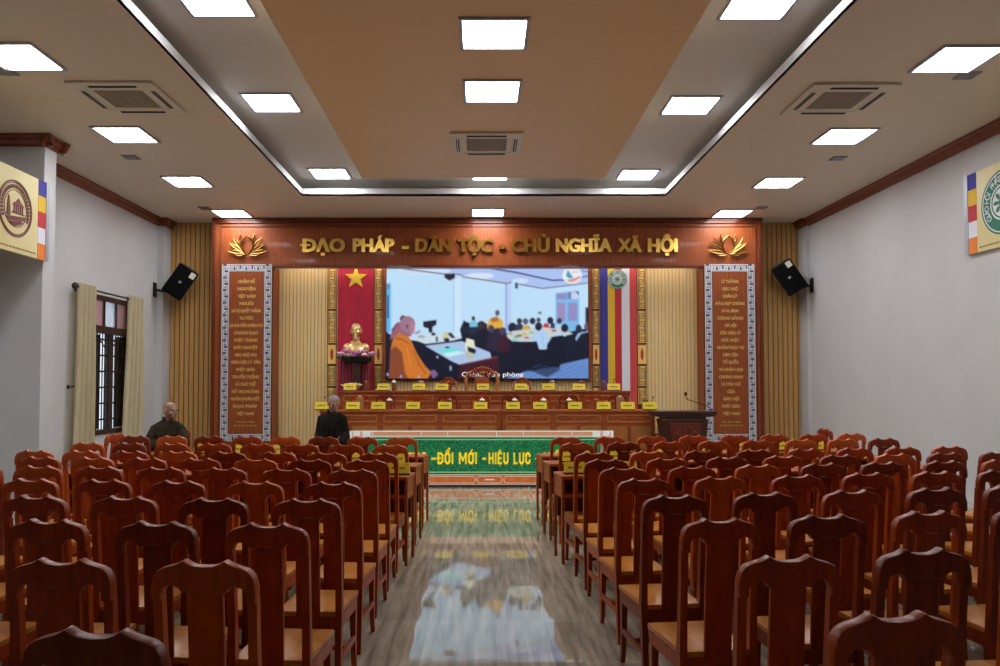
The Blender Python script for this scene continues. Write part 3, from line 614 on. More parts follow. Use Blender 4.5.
# ------------------------------------------------------------------ bust, flowers, stand
def bust():
    Y = 15.02; cxp = at(355.8, 350, Y).x
    zb = at(355, 324, Y).z - 1.32 * .50 + .083
    t = tag(obj('pedestal', MB().box(-.26, .26, -.17, .17, .70, zb - .10, .01), 'stand', None, False, (cxp, Y, 0)), 'dark red draped stand below the golden bust', 'stand')
    obj('drape', pleat(-.27, .27, -.172, .72, zb - .12, 9, .008), 'stand', t, True)
    obj('stand_top', MB().box(-.30, .30, -.185, .2, zb - .12, zb - .085, .008), 'podium', t)
    s = 1.32; m = MB(); zt_ = zb - .058                      # stands on the stand top, life size times s
    m.ell((0, .02, .10), (.17, .095, .115)); m.ell((-.125, .02, .125), (.075, .075, .075)); m.ell((.125, .02, .125), (.075, .075, .075)); m.ell((0, -.02, .08), (.13, .09, .10)); m.ell((0, .025, .185), (.09, .065, .05))
    m.tube([(0, .02, .12), (0, .015, .20), (0, .01, .30)], [.075, .055, .052], 12); mx = head_into(m, Vector((0, -.005, .385)), 0, 0, 1.0)
    m.tube([(0, -.07, .30), (0, -.085, .265), (0, -.08, .225)], [.026, .022, .006], 8); m.box(-.17, .17, -.07, .10, 0, .05, .02)
    me = remesh(m, .008, 2); me.materials.clear(); me.materials.append(M['bustgold'])
    o = tag(obj('bust', me, None, None, False, (cxp, Y + .02, zt_)), 'golden bust of a bearded man before the red banner', 'bust'); o.scale = (s, s, s)
    obj('collar', MB().tube([(-.06, -.06, .215), (-.02, -.085, .17), (.0, -.105, .10)], .010, 6).tube([(.06, -.06, .215), (.02, -.085, .17), (.0, -.105, .10)], .010, 6), 'bustgold', o, True)
    Yf = 14.72; zf = at(355, 363, Yf).z
    f = thing('flower_arrangement', 'pink lotus flower arrangement in front of the golden bust', 'flowers', (at(357, 358, Yf).x, Yf, zf))
    obj('planter', MB().lathe([(.20, -.0), (.27, .03), (.29, .12), (.27, .12), (.24, .06)], sx=1, sy=.4), 'black', f, True)
    for i in range(7):
        x = -.30 + i * .10; z = .17 + .05 * math.sin(i * 2.1); big = 1.2 if i == 3 else 1; b = MB(); b2 = MB()
        for q in range(9):
            a = q * 2 * PI / 9; mm = Matrix.Rotation(a, 3, 'Z') @ Matrix.Rotation(R(50), 3, 'Y')
            b.ell(Vector((x + .045 * big * math.cos(a), -.03 + .03 * math.sin(a), z)), (.018, .024, .058 * big), mm, 8, 6)
        b2.ell((x, -.03, z + .02), (.03, .03, .035))
        fl = obj('blossom', b, 'pink' if i % 2 else 'pinkl', f, True); obj('blossom_heart', b2, 'pinkl', fl, True)
    lv = MB()
    for i in range(16):
        a = random.uniform(0, 2 * PI); lv.ell((-.36 + .72 * random.random(), random.uniform(-.08, .06), .08 + .08 * random.random()), (.07, .03, .012), Matrix.Rotation(a, 3, 'Y') @ Matrix.Rotation(a * 2, 3, 'Z'), 8, 5)
    obj('leaves', lv, 'leaf', f, True)
    obj('flower_stand', MB().box(-.07, .07, -.05, .05, .70 - zf, .02).box(-.2, .2, -.08, .08, .70 - zf, .74 - zf), 'podium', f)

# ------------------------------------------------------------------ stage tables
def stage_table(x0, x1, y, z0, h, bays, label, two_row=True):
    t = thing('stage_table', label, 'table', ((x0 + x1) / 2, y, z0), 0, 'long wooden tables on the stage')
    w = (x1 - x0) / 2 - .008; d = .5
    obj('tabletop', MB().box(-w, w, -.03, d, h - .035, h, .006), 'tablew', t)
    obj('front_panel', MB().box(-w + .02, w - .02, .0, .03, 0, h - .035), 'tablew', t)
    for s in (-1, 1): obj('side_panel', MB().box(s * (w - .02) - .015, s * (w - .02) + .015, .03, d - .03, 0, h - .035), 'tablew', t)
    bw = (2 * w - .04) / bays
    for i in range(bays):
        a = -w + .02 + i * bw
        f = MB()
        for q in ((a + .05, a + bw - .05, h - .20, h - .075), (a + .05, a + bw / 2 - .03, .08, h - .26), (a + bw / 2 + .03, a + bw - .05, .08, h - .26)):
            f.box(q[0], q[1], -.014, 0, q[2], q[2] + .022, .003).box(q[0], q[1], -.014, 0, q[3] - .022, q[3], .003).box(q[0], q[0] + .022, -.014, 0, q[2], q[3], .003).box(q[1] - .022, q[1], -.014, 0, q[2], q[3], .003)
        ft = obj('panel_moulding', f, 'tablei', t)
        obj('inlay', MB().box(a + .075, a + bw / 2 - .055, -.006, 0, .105, h - .285, .003).box(a + bw / 2 + .055, a + bw - .075, -.006, 0, .105, h - .285, .003), 'tablei', ft)
        cv = MB()
        for k in range(9):
            xx = a + .13 + (bw - .26) * k / 8; cv.ell((xx, -.003, h - .137 + .008 * (-1) ** k), (.03, .008, .018))
        obj('carving', cv, 'tablew', ft, True)
    return t
T1Y, T1Z, T1H = 12.6, .40, at(481, 410.2, 12.6).z - .40
T2Y, T2Z, T2H = 13.95, .70, at(481, 390.8, 13.95).z - .70
a, b, c_ = at(319, 409, T1Y).x, at(501, 409, T1Y).x, at(656, 409, T1Y).x
stage_table(a, b, T1Y, T1Z, T1H, 3, 'long carved wooden table on the lower stage step, left of the middle seam')
stage_table(b, c_, T1Y, T1Z, T1H, 3, 'long carved wooden table on the lower stage step, between seam and lectern')
a, b, c_ = at(339, 391, T2Y).x, at(485, 391, T2Y).x, at(631, 391, T2Y).x
stage_table(a, b, T2Y, T2Z, T2H, 3, 'wooden table on the upper stage step, on the star banner side')
stage_table(b, c_, T2Y, T2Z, T2H, 3, 'wooden table on the upper stage step, on the striped banner side')

# name plates
def plate_parts(w, h, d=.07):
    b = MB().prism([(-d / 2, 0), (d / 2, 0), (.006, h), (-.006, h)], 'x', -w / 2, w / 2)
    i = MB(); th = math.atan2(d / 2 - .006, h); mx = Matrix.Translation((0, -d / 2 - .0012, 0)) @ Matrix.Rotation(-th, 4, 'X')
    x = -w * .33
    for ww in (.16, .22, .12, .14): i.box(x, x + w * ww - .006, 0, .001, h * .40, h * .62, 0, mx); x += w * ww
    return b.mesh('card', 'plate'), i.mesh('print', 'ink'), MB().box(-w / 2 - .004, w / 2 + .004, -d / 2 - .006, d / 2 + .006, -.016, 0, .003).mesh('base', 'plateb')
SP = plate_parts(.225, .115)
def plate(x, y, z, label, group, rot=0, P=SP):
    t = thing('name_plate', label, 'name plate', (x, y, z + .017), rot, group)
    obj('card', P[0], None, t); obj('print', P[1], None, t); obj('base', P[2], None, t)
PL1 = [322, 353, 378.5, 413, 445, 480.6, 513, 540, 575, 603.6, 627.6, 649.4]
PL2 = [350, 383.6, 419, 442, 483, 521, 548.6, 579, 613.7]
for i, px in enumerate(PL1): plate(at(px, 405, T1Y + .1).x, T1Y + .10, T1Z + T1H, '%s yellow name plate from the star banner end of the lower stage table' % ORD[i], 'yellow name plates on the lower stage table')
for i, px in enumerate(PL2): plate(at(px, 388, T2Y + .1).x, T2Y + .10, T2Z + T2H, '%s yellow name plate from the star banner end of the upper stage table' % ORD[i], 'yellow name plates on the upper stage table')
# glasses and boxes
def cup(px, Y, z, h, label, lid=True):
    t = thing('lidded_glass', label, 'glass', (at(px, 400, Y).x, Y, z), 0, 'lidded glasses on the stage tables')
    obj('glass', MB().lathe([(.03, 0), (.036, .01), (.042, h), (.039, h), (.033, .015), (.01, .012)], seg=14), 'tea', t, True)
    obj('lid', MB().lathe([(.046, h + .001), (.046, h + .012), (.03, h + .03), (.012, h + .034), (.012, h + .046), (.004, h + .05)], seg=14), 'cup' if lid else 'tea', t, True)
def boxy(px, Y, z, h, label):
    t = thing('tissue_box', label, 'tissue box', (at(px, 400, Y).x, Y, z), 0, 'upright brown boxes on the stage tables')
    obj('body', MB().box(-.055, .055, -.05, .05, 0, h, .006), 'tan', t); obj('tissue', MB().prism([(-.03, 0), (.03, 0), (.015, .03), (-.005, .02), (-.02, .035)], 'y', -.01, .01, 0, Matrix.Translation((0, 0, h - .003))), 'paper', t)
z1, z2 = T1Z + T1H, T2Z + T2H
for i, (px, l) in enumerate(((389.5, 1), (449.5, 0), (482, 1), (514.5, 1), (543.5, 1), (569, 1), (596, 0), (645.5, 0))): cup(px, T1Y + .34, z1, .15, '%s glass with %s lid from the star banner end of the lower stage table' % (ORD[i], 'white' if l else 'amber'), l)
for i, (px, l) in enumerate(((366.5, 0), (394, 1), (581.5, 0), (604, 0))): cup(px, T2Y + .22, z2, .15, '%s lidded glass from the star banner end of the upper stage table' % ORD[i], l)
boxy(360, T1Y + .34, z1, .21, 'upright brown box on the lower stage table, star banner end'); boxy(620, T1Y + .34, z1, .21, 'upright brown box on the lower stage table, lectern end')
boxy(421, T2Y + .28, z2, .17, 'upright brown box on the upper stage table, star banner side'); boxy(552.5, T2Y + .28, z2, .17, 'upright brown box on the upper stage table, striped banner side')
def gooseneck(px, Y, z, label, h=.20):
    t = thing('microphone', label, 'microphone', (at(px, 400, Y).x, Y, z), 0, 'small table microphones')
    obj('base', MB().box(-.05, .05, -.06, .06, 0, .03, .008), 'black', t); obj('stem', MB().tube([(0, 0, .02), (0, .0, .1), (.01, -.02, h - .03), (.015, -.05, h)], .005, 6), 'black', t); obj('head', MB().ell((.017, -.06, h + .008), (.014, .024, .014)), 'black', t, True)
gooseneck(324.5, T1Y + .3, z1, 'small black microphone at the star banner end of the lower stage table'); gooseneck(651.5, T1Y + .3, z1, 'small black microphone at the lectern end of the lower stage table'); gooseneck(613, T2Y + .3, z2, 'small black microphone on the upper stage table below the striped banner')
fl = thing('flower_bowl', 'low pale yellow flower bowl on the upper stage table', 'flowers', (at(354, 386, T2Y + .28).x - .03, T2Y + .33, z2))
obj('bowl', MB().lathe([(.05, 0), (.12, .05), (.14, .09), (.12, .09), (.05, .03)], seg=16), 'goldpaint', fl, True)
pm = MB()
for i in range(18):
    a = i * 2.4; r = .03 + .008 * i; pm.ell((r * 1.1 * math.cos(a), r * .5 * math.sin(a), .13 - .002 * i), (.045, .018, .012), Matrix.Rotation(a, 3, 'Z') @ Matrix.Rotation(R(-25), 3, 'Y'), 8, 5)
obj('petals', pm, 'pale', fl, True)

# lectern
def lectern():
    Y = 12.04; x0, x1 = at(662, 430, Y).x, at(709, 430, Y).x; zt = at(686, 411, Y).z; cx = (x0 + x1) / 2; w = (x1 - x0) / 2; tw = (at(717, 412, Y).x - at(655.5, 412, Y).x) / 2
    t = thing('lectern', 'dark reddish carved wooden lectern right of the stage tables', 'lectern', (cx, Y, .40)); h = zt - .40
    obj('top', MB().box(-tw, tw, -.06, .46, h - .05, h, .012).box(-tw + .02, tw - .02, -.04, .44, h - .09, h - .05, .012), 'podium', t)
    obj('neck', MB().box(-w + .04, w - .04, 0, .4, h - .13, h - .09), 'podium', t)
    obj('body', MB().prism([(-w + .07, .06), (w - .07, .06), (w, h - .13), (-w, h - .13)], 'y', .0, .40, .01), 'podium', t)
    obj('front_panel', MB().prism([(-w + .16, .14), (w - .16, .14), (w - .11, h - .19), (-w + .11, h - .19)], 'y', -.014, .0, .006), 'podium_red', t)
    cv = MB()
    for i in range(7): cv.ell((.14 * math.cos(i * .9), -.016, h * .55 + .07 * math.sin(i * .9)), (.05, .008, .022), Matrix.Rotation(i * .9, 3, 'Y'))
    obj('carving', cv, 'podium_red', t, True)
    obj('plinth', MB().box(-w + .02, w - .02, -.03, .42, 0, .06, .01), 'podium', t)
    m = thing('microphone', 'thin gooseneck microphone curving up from the lectern top', 'microphone', (at(712, 411, Y + .1).x, Y + .1, zt + .01))
    q = [at(713, 410, Y + .1), at(708, 407, Y + .1), at(697, 403.2, Y + .1), at(687, 400, Y + .1), at(685.7, 397, Y + .1), at(685.7, 394.5, Y + .1)]
    q = [p_ - Vector((at(712, 411, Y + .1).x, Y + .1, zt)) for p_ in q]
    obj('stem', MB().tube([(0, 0, 0)] + q[1:], .007, 6), 'black', m, True); obj('head', MB().ell(q[-1], (.022, .022, .034)), 'black', m, True)
    obj('base', MB().lathe([(.04, 0), (.04, .012), (.02, .02)]), 'black', m)
lectern()

# condensed block capitals for the green board, drawn as strokes
GLY = {'D': [[(0, 0), (0, 1), (.6, 1), (1, .82), (1, .18), (.6, 0), (0, 0)]], 'O': [[(.3, 0), (0, .18), (0, .82), (.3, 1), (.7, 1), (1, .82), (1, .18), (.7, 0), (.3, 0)]], 'I': [[(0, 0), (0, 1)]],
       'M': [[(0, 0), (0, 1), (.5, .3), (1, 1), (1, 0)]], 'H': [[(0, 0), (0, 1)], [(1, 0), (1, 1)], [(0, .5), (1, .5)]], 'E': [[(1, 0), (0, 0), (0, 1), (1, 1)], [(0, .5), (.85, .5)]], 'U': [[(0, 1), (0, .18), (.3, 0), (.7, 0), (1, .18), (1, 1)]],
       'L': [[(0, 1), (0, 0), (1, 0)]], 'C': [[(1, .7), (1, .82), (.7, 1), (.3, 1), (0, .82), (0, .18), (.3, 0), (.7, 0), (1, .18), (1, .3)]], 'K': [[(0, 0), (0, 1)], [(1, 1), (.1, .45)], [(.35, .6), (1, 0)]], 'Y': [[(0, 1), (.5, .5), (1, 1)], [(.5, .5), (.5, 0)]],
       'N': [[(0, 0), (0, 1), (1, 0), (1, 1)]], 'G': [[(1, .75), (1, .82), (.7, 1), (.3, 1), (0, .82), (0, .18), (.3, 0), (.7, 0), (1, .18), (1, .48), (.6, .48)]], 'Q': [[(.3, 0), (0, .18), (0, .82), (.3, 1), (.7, 1), (1, .82), (1, .18), (.7, 0), (.3, 0)], [(.6, .2), (1.1, -.1)]], 'A': [[(0, 0), (.5, 1), (1, 0)], [(.2, .28), (.8, .28)]], '-': [[(0, .45), (1, .45)]]}
MARK = {'bar': [[(-.24, .52), (.4, .52)]], 'horn': [[(1, .86), (1.3, 1.05)]], 'hat': [[(.15, 1.18), (.5, 1.34), (.85, 1.18)]], 'acute': [[(.45, 1.18), (.8, 1.36)]], 'hook': [[(.4, 1.38), (.7, 1.36), (.62, 1.24), (.5, 1.18)]], 'hook2': [[(.75, 1.52), (1.05, 1.50), (.95, 1.38)]], 'dot': [[(.5, -.26), (.5, -.25)]]}
ACC = {'Đ': 'D bar', 'Ổ': 'O hat hook2', 'Ớ': 'O horn acute', 'Ệ': 'E hat dot', 'Ự': 'U horn dot', 'Ỷ': 'Y hook', 'Ư': 'U horn', 'Ơ': 'O horn', 'Ả': 'A hook'}
def block_text(m, text, x0, x1, z0, h, y0, y1, t=.19):
    adv = {'I': .0, 'M': .62, '-': .3, ' ': .12, 'L': .32, 'E': .34}
    ws = [adv.get(ACC.get(ch, ch)[0], .40) for ch in text]; gap = t + .11
    tot = sum(ws) + gap * (len(text) - 1) + t; k = (x1 - x0) / tot; x = x0 + t / 2 * k
    for ch, w in zip(text, ws):
        if ch != ' ':
            names = ACC.get(ch, ch).split(' ')
            for nm in names:
                thin = .6 if nm not in GLY and nm != 'bar' else 1
                for line in (GLY.get(nm) or MARK[nm]):
                    for (ax, ay), (bx, by) in zip(line, line[1:]):
                        A = Vector((x + ax * w * k, z0 + h * (t / 2 + ay * (1 - t)))); B = Vector((x + bx * w * k, z0 + h * (t / 2 + by * (1 - t))))
                        d = (B - A).normalized() if (B - A).length > 1e-5 else Vector((0, 1)); n = Vector((-d.y, d.x))
                        hw = lambda v: Vector((v.x * t * .5 * k, v.y * t * .5 * h)) * thin
                        e = hw(d) * .8; q = hw(n)
                        m.prism([tuple(A - e - q), tuple(B + e - q), tuple(B + e + q), tuple(A - e + q)], 'y', y0, y1)
        x += (w + gap) * k
# green slogan board on the floor before the stage
def slogan_board():
    Y = 11.78; x0, x1 = at(349.5, 460, Y).x, at(613.5, 460, Y).x; cx, w = (x0 + x1) / 2, (x1 - x0) / 2
    t = thing('slogan_board', 'long green slogan board with yellow letters standing before the stage', 'sign board', (cx, Y, 0))
    def z(py): return at(481, py, Y).z
    top = z(431); obj('board', MB().box(-w, w, 0, .10, .03, top), 'bwhite', t); obj('plinth', MB().box(-w, w, .01, .10, 0, .03), 'black', t)
    e = w - .20
    obj('green_field', MB().box(-w + .03, w - .03, -.006, 0, z(474.3), z(437.2)), 'bgreen', t)
    obj('lines', MB().box(-e, e, -.009, -.006, z(440), z(439.2)).box(-e, e, -.009, -.006, z(472.6), z(471.6)), 'blgreen', t)
    tb = MB(); bb = MB(); ln = MB(); pk = MB()
    tb.box(-e + .12, e - .12, -.006, 0, z(436.3), z(431.8)); bb.box(-w + .02, w - .02, -.006, 0, z(484.3), z(475.0))
    def rr(m, a, b, zl, zh, r=.025, th=.012):                   # outlined rounded frame
        pts = [(a + r, zl), (b - r, zl), (b, (zl + zh) / 2 - .005), (b, (zl + zh) / 2 + .005), (b - r, zh), (a + r, zh), (a, (zl + zh) / 2 + .005), (a, (zl + zh) / 2 - .005)]
        m.tube([(p_[0], -.008, p_[1]) for p_ in pts] + [(pts[0][0], -.008, pts[0][1])], .004, 5)
    xx = -w + .05; i = 0
    while xx < w - .1:
        L = .38 if i % 2 else .72; b = min(xx + L, w - .04); rr(ln, xx, b, z(483), z(476.2))
        if i % 2: ln.box(xx + .12, b - .12, -.009, -.006, z(480.2), z(479.0))
        xx = b + .025; i += 1
    xx = -e + .14; i = 0
    while xx < e - .2:
        L = .38 if i % 2 else .72; b = min(xx + L, e - .13); ln.box(xx, b, -.009, -.006, z(435.9), z(435.5)).box(xx, xx + .012, -.009, -.006, z(436.3), z(431.8)); xx = b + .025; i += 1
    for s in (-1, 1):
        for q in (.05, .17, .19): pk.box(s * (w - q) - .006, s * (w - q) + .006, -.008, 0, z(474), z(431.3))
        pk.box(min(s * (w - .05), s * (w - .17)), max(s * (w - .05), s * (w - .17)), -.008, 0, z(437), z(436))
    obj('top_border', tb, 'borange_glare', t); obj('bottom_border', bb, 'borange', t); obj('border_lines', ln, 'bwhite', t); obj('end_lines', pk, 'bpink', t)
    tx = MB(); capz = z(452.0) - z(464.0)
    for s, a, b in (('KỶ CƯƠNG', 374, 427), ('-', 431, 436.5), ('ĐỔI MỚI', 437.5, 477), ('-', 482, 486.5), ('HIỆU LỰC', 488.5, 530.5), ('-', 535, 540), ('HIỆU QUẢ', 543.5, 596)):
        A, B = at(a, 458, Y).x - cx, at(b, 458, Y).x - cx; block_text(tx, s, A, B, z(464.2), capz, -.014, -.006)
    obj('lettering', tx, 'btext', t)
slogan_board()

# ------------------------------------------------------------------ chairs
CW = .1875
def chair_meshes(k):
    c1, c2 = WOODS[k]; mw = wood('chair_wood_%d' % k, c1, c2, .30, coat=.0); mw.node_tree.nodes['Principled BSDF'].inputs['Specular IOR Level'].default_value = .25
    def rk(z): return -.045 * max(0, (z - .42) / .55) ** 1.3
    half = [(0, .972), (.035, .974), (.055, .980), (.068, .988), (.075, .990), (.083, .985), (.10, .977), (.125, .971), (.148, .965), (.166, .955), (.179, .938), (.1865, .912), (.1885, .885), (.1865, .858),
            (.152, .858), (.150, .882), (.143, .898), (.128, .908), (.106, .909), (.088, .901), (.076, .886), (.05, .890), (.025, .893)]
    out = half + [(-x, z) for x, z in half[::-1]] + []
    outl = [p_ for i, p_ in enumerate(out) if i == 0 or p_ != out[i - 1]]
    if outl[0] == outl[-1]: outl.pop()
    outl = outl[:-1] if outl[-1] == (0, .972) else outl
    yr = rk(.92); top = MB().prism(outl, 'y', yr - .026, yr + .016, .008).mesh('top_rail', mw, True)
    d = {'top_rail': [top]}
    d['splat'] = [MB().prism([(rk(.43) + .002, .40), (rk(.60) + .002, .60), (rk(.75) + .002, .75), (rk(.89) + .002, .89), (rk(.89) - .014, .89), (rk(.75) - .014, .75), (rk(.60) - .014, .60), (rk(.43) - .014, .40)], 'x', -.065, .065, .003).mesh('splat', mw)]
    legs = []
    for s in (-1, 1):
        legs.append(MB().sweep([(s * .168, -.035, 0, .030, .030), (s * .168, -.018, .2, .033, .034), (s * .168, rk(.42), .42, .036, .040), (s * .168, rk(.6), .6, .034, .034), (s * .1685, rk(.75), .75, .033, .032), (s * .1695, rk(.87), .868, .034, .030)]).mesh('leg', mw))
    for s in (-1, 1):
        legs.append(MB().sweep([(s * .160, .385, 0, .026, .026), (s * .158, .372, .06, .028, .028), (s * .156, .365, .2, .031, .031), (s * .154, .365, .32, .036, .036), (s * .154, .365, .40, .038, .038)]).mesh('leg', mw))
    d['leg'] = legs
    d['seat'] = [MB().prism([(-.170, -.012), (.170, -.012), (.176, .395), (-.176, .395)], 'z', .400, .426, .006).mesh('seat', 'seat', True)]
    d['apron'] = [MB().box(-.150, .150, -.012, .010, .335, .400).box(-.145, .145, .355, .377, .340, .400).box(-.176, -.156, .015, .35, .340, .400).box(.156, .176, .015, .35, .340, .400).mesh('apron', mw)]
    d['stretcher'] = [MB().box(s * .166 - .011, s * .166 + .011, -.006, .355, .170, .198, .003).mesh('stretcher', mw) for s in (-1, 1)] + [MB().box(-.156, .156, .17, .19, .172, .195, .003).mesh('stretcher', mw)]
    for ms in d.values():
        for me in ms:
            for v in me.vertices: v.co.x *= .925
    return d
CH = [chair_meshes(k) for k in range(3)]
PROTO = {}
def chair(x, y, rz, label, group, k=None, z=0):
    if k is None: k = random.choices((0, 1, 2), (5, 3.2, 2.2))[0]
    if k not in PROTO:
        t = thing('wooden_chair', label, 'chair', (x, y, z), rz, group)
        for nm, ms in CH[k].items():
            for me in ms:
                o = obj(nm, me, None, t)
                if nm == 'seat': o['label'] = 'orange wooden seat, its colour lightened for reflected light'
        PROTO[k] = t; return t
    return dup(PROTO[k], (x, y, z), rz, label, group)
# rows, nearest first: distance of the crest at the aisle seat
LROW = [1.80, 2.48, 3.155, 3.83, 4.49, 5.2, 5.84, 6.43, 7.33, 8.37]
RP = [.50, .50, .50, .498, .4975, .494, .487, .481, .478, .487]
LP = [.475, .475, .468, .465, .46, .444, .436, .43, .43, .43]
RROW = [1.91, 2.56, 3.27, 3.96, 4.67, 5.3, 5.9, 6.5, 7.59, 8.4]
def seen(x, y):
    return any(-8 < CXP + (x + d) * F / (y + e) < 1008 for d in (-.19, .19) for e in (0, .4))
SEAT = ['aisle seat', 'second seat from the aisle', 'third seat from the aisle', 'fourth seat from the aisle', 'fifth seat from the aisle', 'sixth seat from the aisle', 'seventh seat from the aisle', 'wall-side end seat']
SHADE = {0: 'red-brown', 1: 'dark brown', 2: 'orange-brown'}
for side, rows in ((-1, LROW), (1, RROW)):
    for r, zr in enumerate(rows):
        for k in range(8):
            if side < 0: x = -.885 + .005 * min(zr, 6) - LP[r] * k; y = zr + .09 * (-.88 - x); rz = R(-4 if r < 7 else -5.1)
            else: x = 1.045 - .015 * zr + RP[r] * k; y = zr + .19 * (x - 1.0); rz = R(6)
            desk = r >= 7
            y += .045 + (0 if desk else random.uniform(-.012, .012)); x += 0 if desk else random.uniform(-.008, .008)
            if not seen(x, y) or (side < 0 and r < 7 and k == 7): continue
            kk = random.choices((0, 1, 2), (5, 3.2, 2.2))[0]
            chair(x, y, rz + (0 if desk else R(random.uniform(-2, 2))), '%s wooden chair, %s block, %s row from the stage, %s' % (SHADE[kk], 'left' if side < 0 else 'right', ORD[9 - r], SEAT[k]),
                  'hall chairs in the %s block' % ('left' if side < 0 else 'right'), kk)
# desks in the three front rows, each for two seats
def desk_meshes(L):
    w = L / 2 - .004; D, Hh = .38, .76; d = {}
    d['tabletop'] = [MB().box(-w, w, 0, D, Hh - .03, Hh, .005).mesh('tabletop', 'tablew')]
    d['shelf'] = [MB().box(-w + .03, w - .03, .05, D - .03, .565, .60).mesh('shelf', 'tablew')]
    d['back_panel'] = [MB().box(-w + .03, w - .03, D - .035, D - .015, .36, Hh - .03).mesh('back_panel', 'podium_red')]
    d['side_panel'] = [MB().box(s * (w - .016) - .010, s * (w - .016) + .010, .05, D - .04, .565, Hh - .03).mesh('side_panel', 'tablew') for s in (-1, 1)]
    d['leg'] = [MB().box(s * (w - .013) - .013, s * (w - .013) + .013, yy, yy + .028, 0, Hh - .03, .003).mesh('leg', 'tablew') for s in (-1, 1) for yy in (.012, D - .044)]
    return d
DP = {}
SMALLP = plate_parts(.19, .088, .06)
DROWS = {-1: [6.66, 7.52, 8.52], 1: [6.72, 7.75, 8.60]}
for side in (-1, 1):
    for r, yn in enumerate(DROWS[side]):
        for k in range(4):
            if side < 0:
                L, rz = .86, R(-5.1); xs = -.841 - .43 * (2 * k + .5); y = yn + .09 * (-.88 - xs)
            else:
                L, rz = .955, R(6); xs = 1.045 - .015 * (yn - .3) + RP[7 + r] * (2 * k + .5) - .017; y = yn + .19 * (xs - 1.0)
            lb = 'small wooden desk, %s block, %s desk row from the stage, %s' % ('left' if side < 0 else 'right', ORD[2 - r], ['aisle end', 'second from the aisle', 'third from the aisle', 'wall end'][k])
            if side not in DP:
                DP[side] = t = thing('desk', lb, 'desk', (xs, y, 0), rz, 'small desks before the front rows of chairs')
                for nm, ms in desk_meshes(L).items():
                    for me in ms: obj(nm, me, None, t)
            else: dup(DP[side], (xs, y, 0), rz, lb)
            for s in (-1, 1):
                if (r < 2 and k > 0) or (r == 2 and k == 0 and s == -side): continue
                q = Matrix.Rotation(rz, 3, 'Z') @ Vector((s * L / 4 * .98 + ((.11 if side < 0 else -.09) if r == 0 else (.21 if side < 0 else -.23) if r == 2 else 0), .16, 0))
                kk = 2 * k + (0 if (s > 0) == (side < 0) else 1)
                plate(xs + q.x, y + q.y, .76, 'yellow name plate, %s block, %s desk row from stage, %s' % ('left' if side < 0 else 'right', ORD[2 - r], SEAT[kk].replace('seat', 'place').replace('the ', '')), 'yellow name plates on the hall desks', rz, SMALLP)
# odd chairs by the walls
chair(at(103, 440, 8.75).x, 8.95, R(82), 'wooden chair turned sideways below the window beside the left block front row', 'turned chairs', 0)
chair(at(829, 440, 9.95).x, 9.97, R(-86), 'wooden chair turned sideways near the right wall by the slatted corner', 'turned chairs', 1)
# chairs on the stage
for i, px in enumerate([357, 383, 415, 447, 480, 512, 543, 571, 597, 622]):
    Y = T1Y + .62; chair(at(px, 398, Y).x, Y + .35, PI, '%s chair from the star banner end behind the lower stage table' % ORD[i], 'chairs behind the lower stage table', i % 2, T1Z)
def carved_chair(px, Y, z, w, h, label, big):
    t = thing('carved_chair', label, 'chair', (at(px, 380, Y).x, Y, z), 0, 'carved chairs behind the upper stage table'); mw = M['tan'] if not big else M['tablei']
    fr = MB()
    for s in (-1, 1):
        fr.tube([(s * w * .40, .0, .40), (s * w * .46, .0, h * .55), (s * w * .50, 0, h * .78), (s * w * .44, 0, h * .90), (s * w * .26, 0, h * .93)], [.03, .035, .038, .036, .026] if big else [.02] * 5, 8)
    obj('back_frame', fr, mw, t, True)
    cv = MB()
    for i in range(11):
        a = PI * i / 10; cv.tube([(w * .30 * math.cos(a), -.01, h * .86 + h * .10 * math.sin(a)), (w * .36 * math.cos(a + .12), -.02, h * .88 + h * .12 * math.sin(a + .12)), (w * .30 * math.cos(a + .3), -.01, h * .89 + h * .10 * math.sin(a + .3))], [.02, .028, .012], 6)
        cv.ell((w * .24 * math.cos(a), -.005, h * .84 + h * .09 * math.sin(a)), (.025, .02, .022), None, 8, 6)
    cv.ell((0, -.01, h * .90), (.06, .03, .05)); obj('crest_carving', cv, 'tablew', t, True)
    obj('splat', MB().box(-w * .22, w * .22, -.012, .012, .42, h * .84, .005), 'tablew', t)
    obj('seat', MB().box(-w / 2, w / 2, -.46, .04, .38, .43, .01), 'tablew', t)
    for sx in (-1, 1):
        for yy in (-.42, 0): obj('leg', MB().sweep([(sx * w * .42, yy, 0, .04, .04), (sx * w * .42, yy, .38, .055, .055)]), 'tablew', t)
        obj('arm', MB().tube([(sx * w * .46, 0, h * .55), (sx * w * .5, -.2, .62), (sx * w * .48, -.4, .60), (sx * w * .45, -.42, .42)], .022, 8), 'tablew', t, True)
carved_chair(482, 14.98, T2Z, .62, at(482, 368, 14.98).z - T2Z + .02, 'large ornate carved chair at the middle of the upper stage table', True)
for px, lb in ((448, 'carved chair next to the large ornate chair, star banner side'), (522, 'carved chair next to the large ornate chair, striped banner side')):
    carved_chair(px, 14.95, T2Z, .34, at(px, 377.5, 14.95).z - T2Z, lb, False)

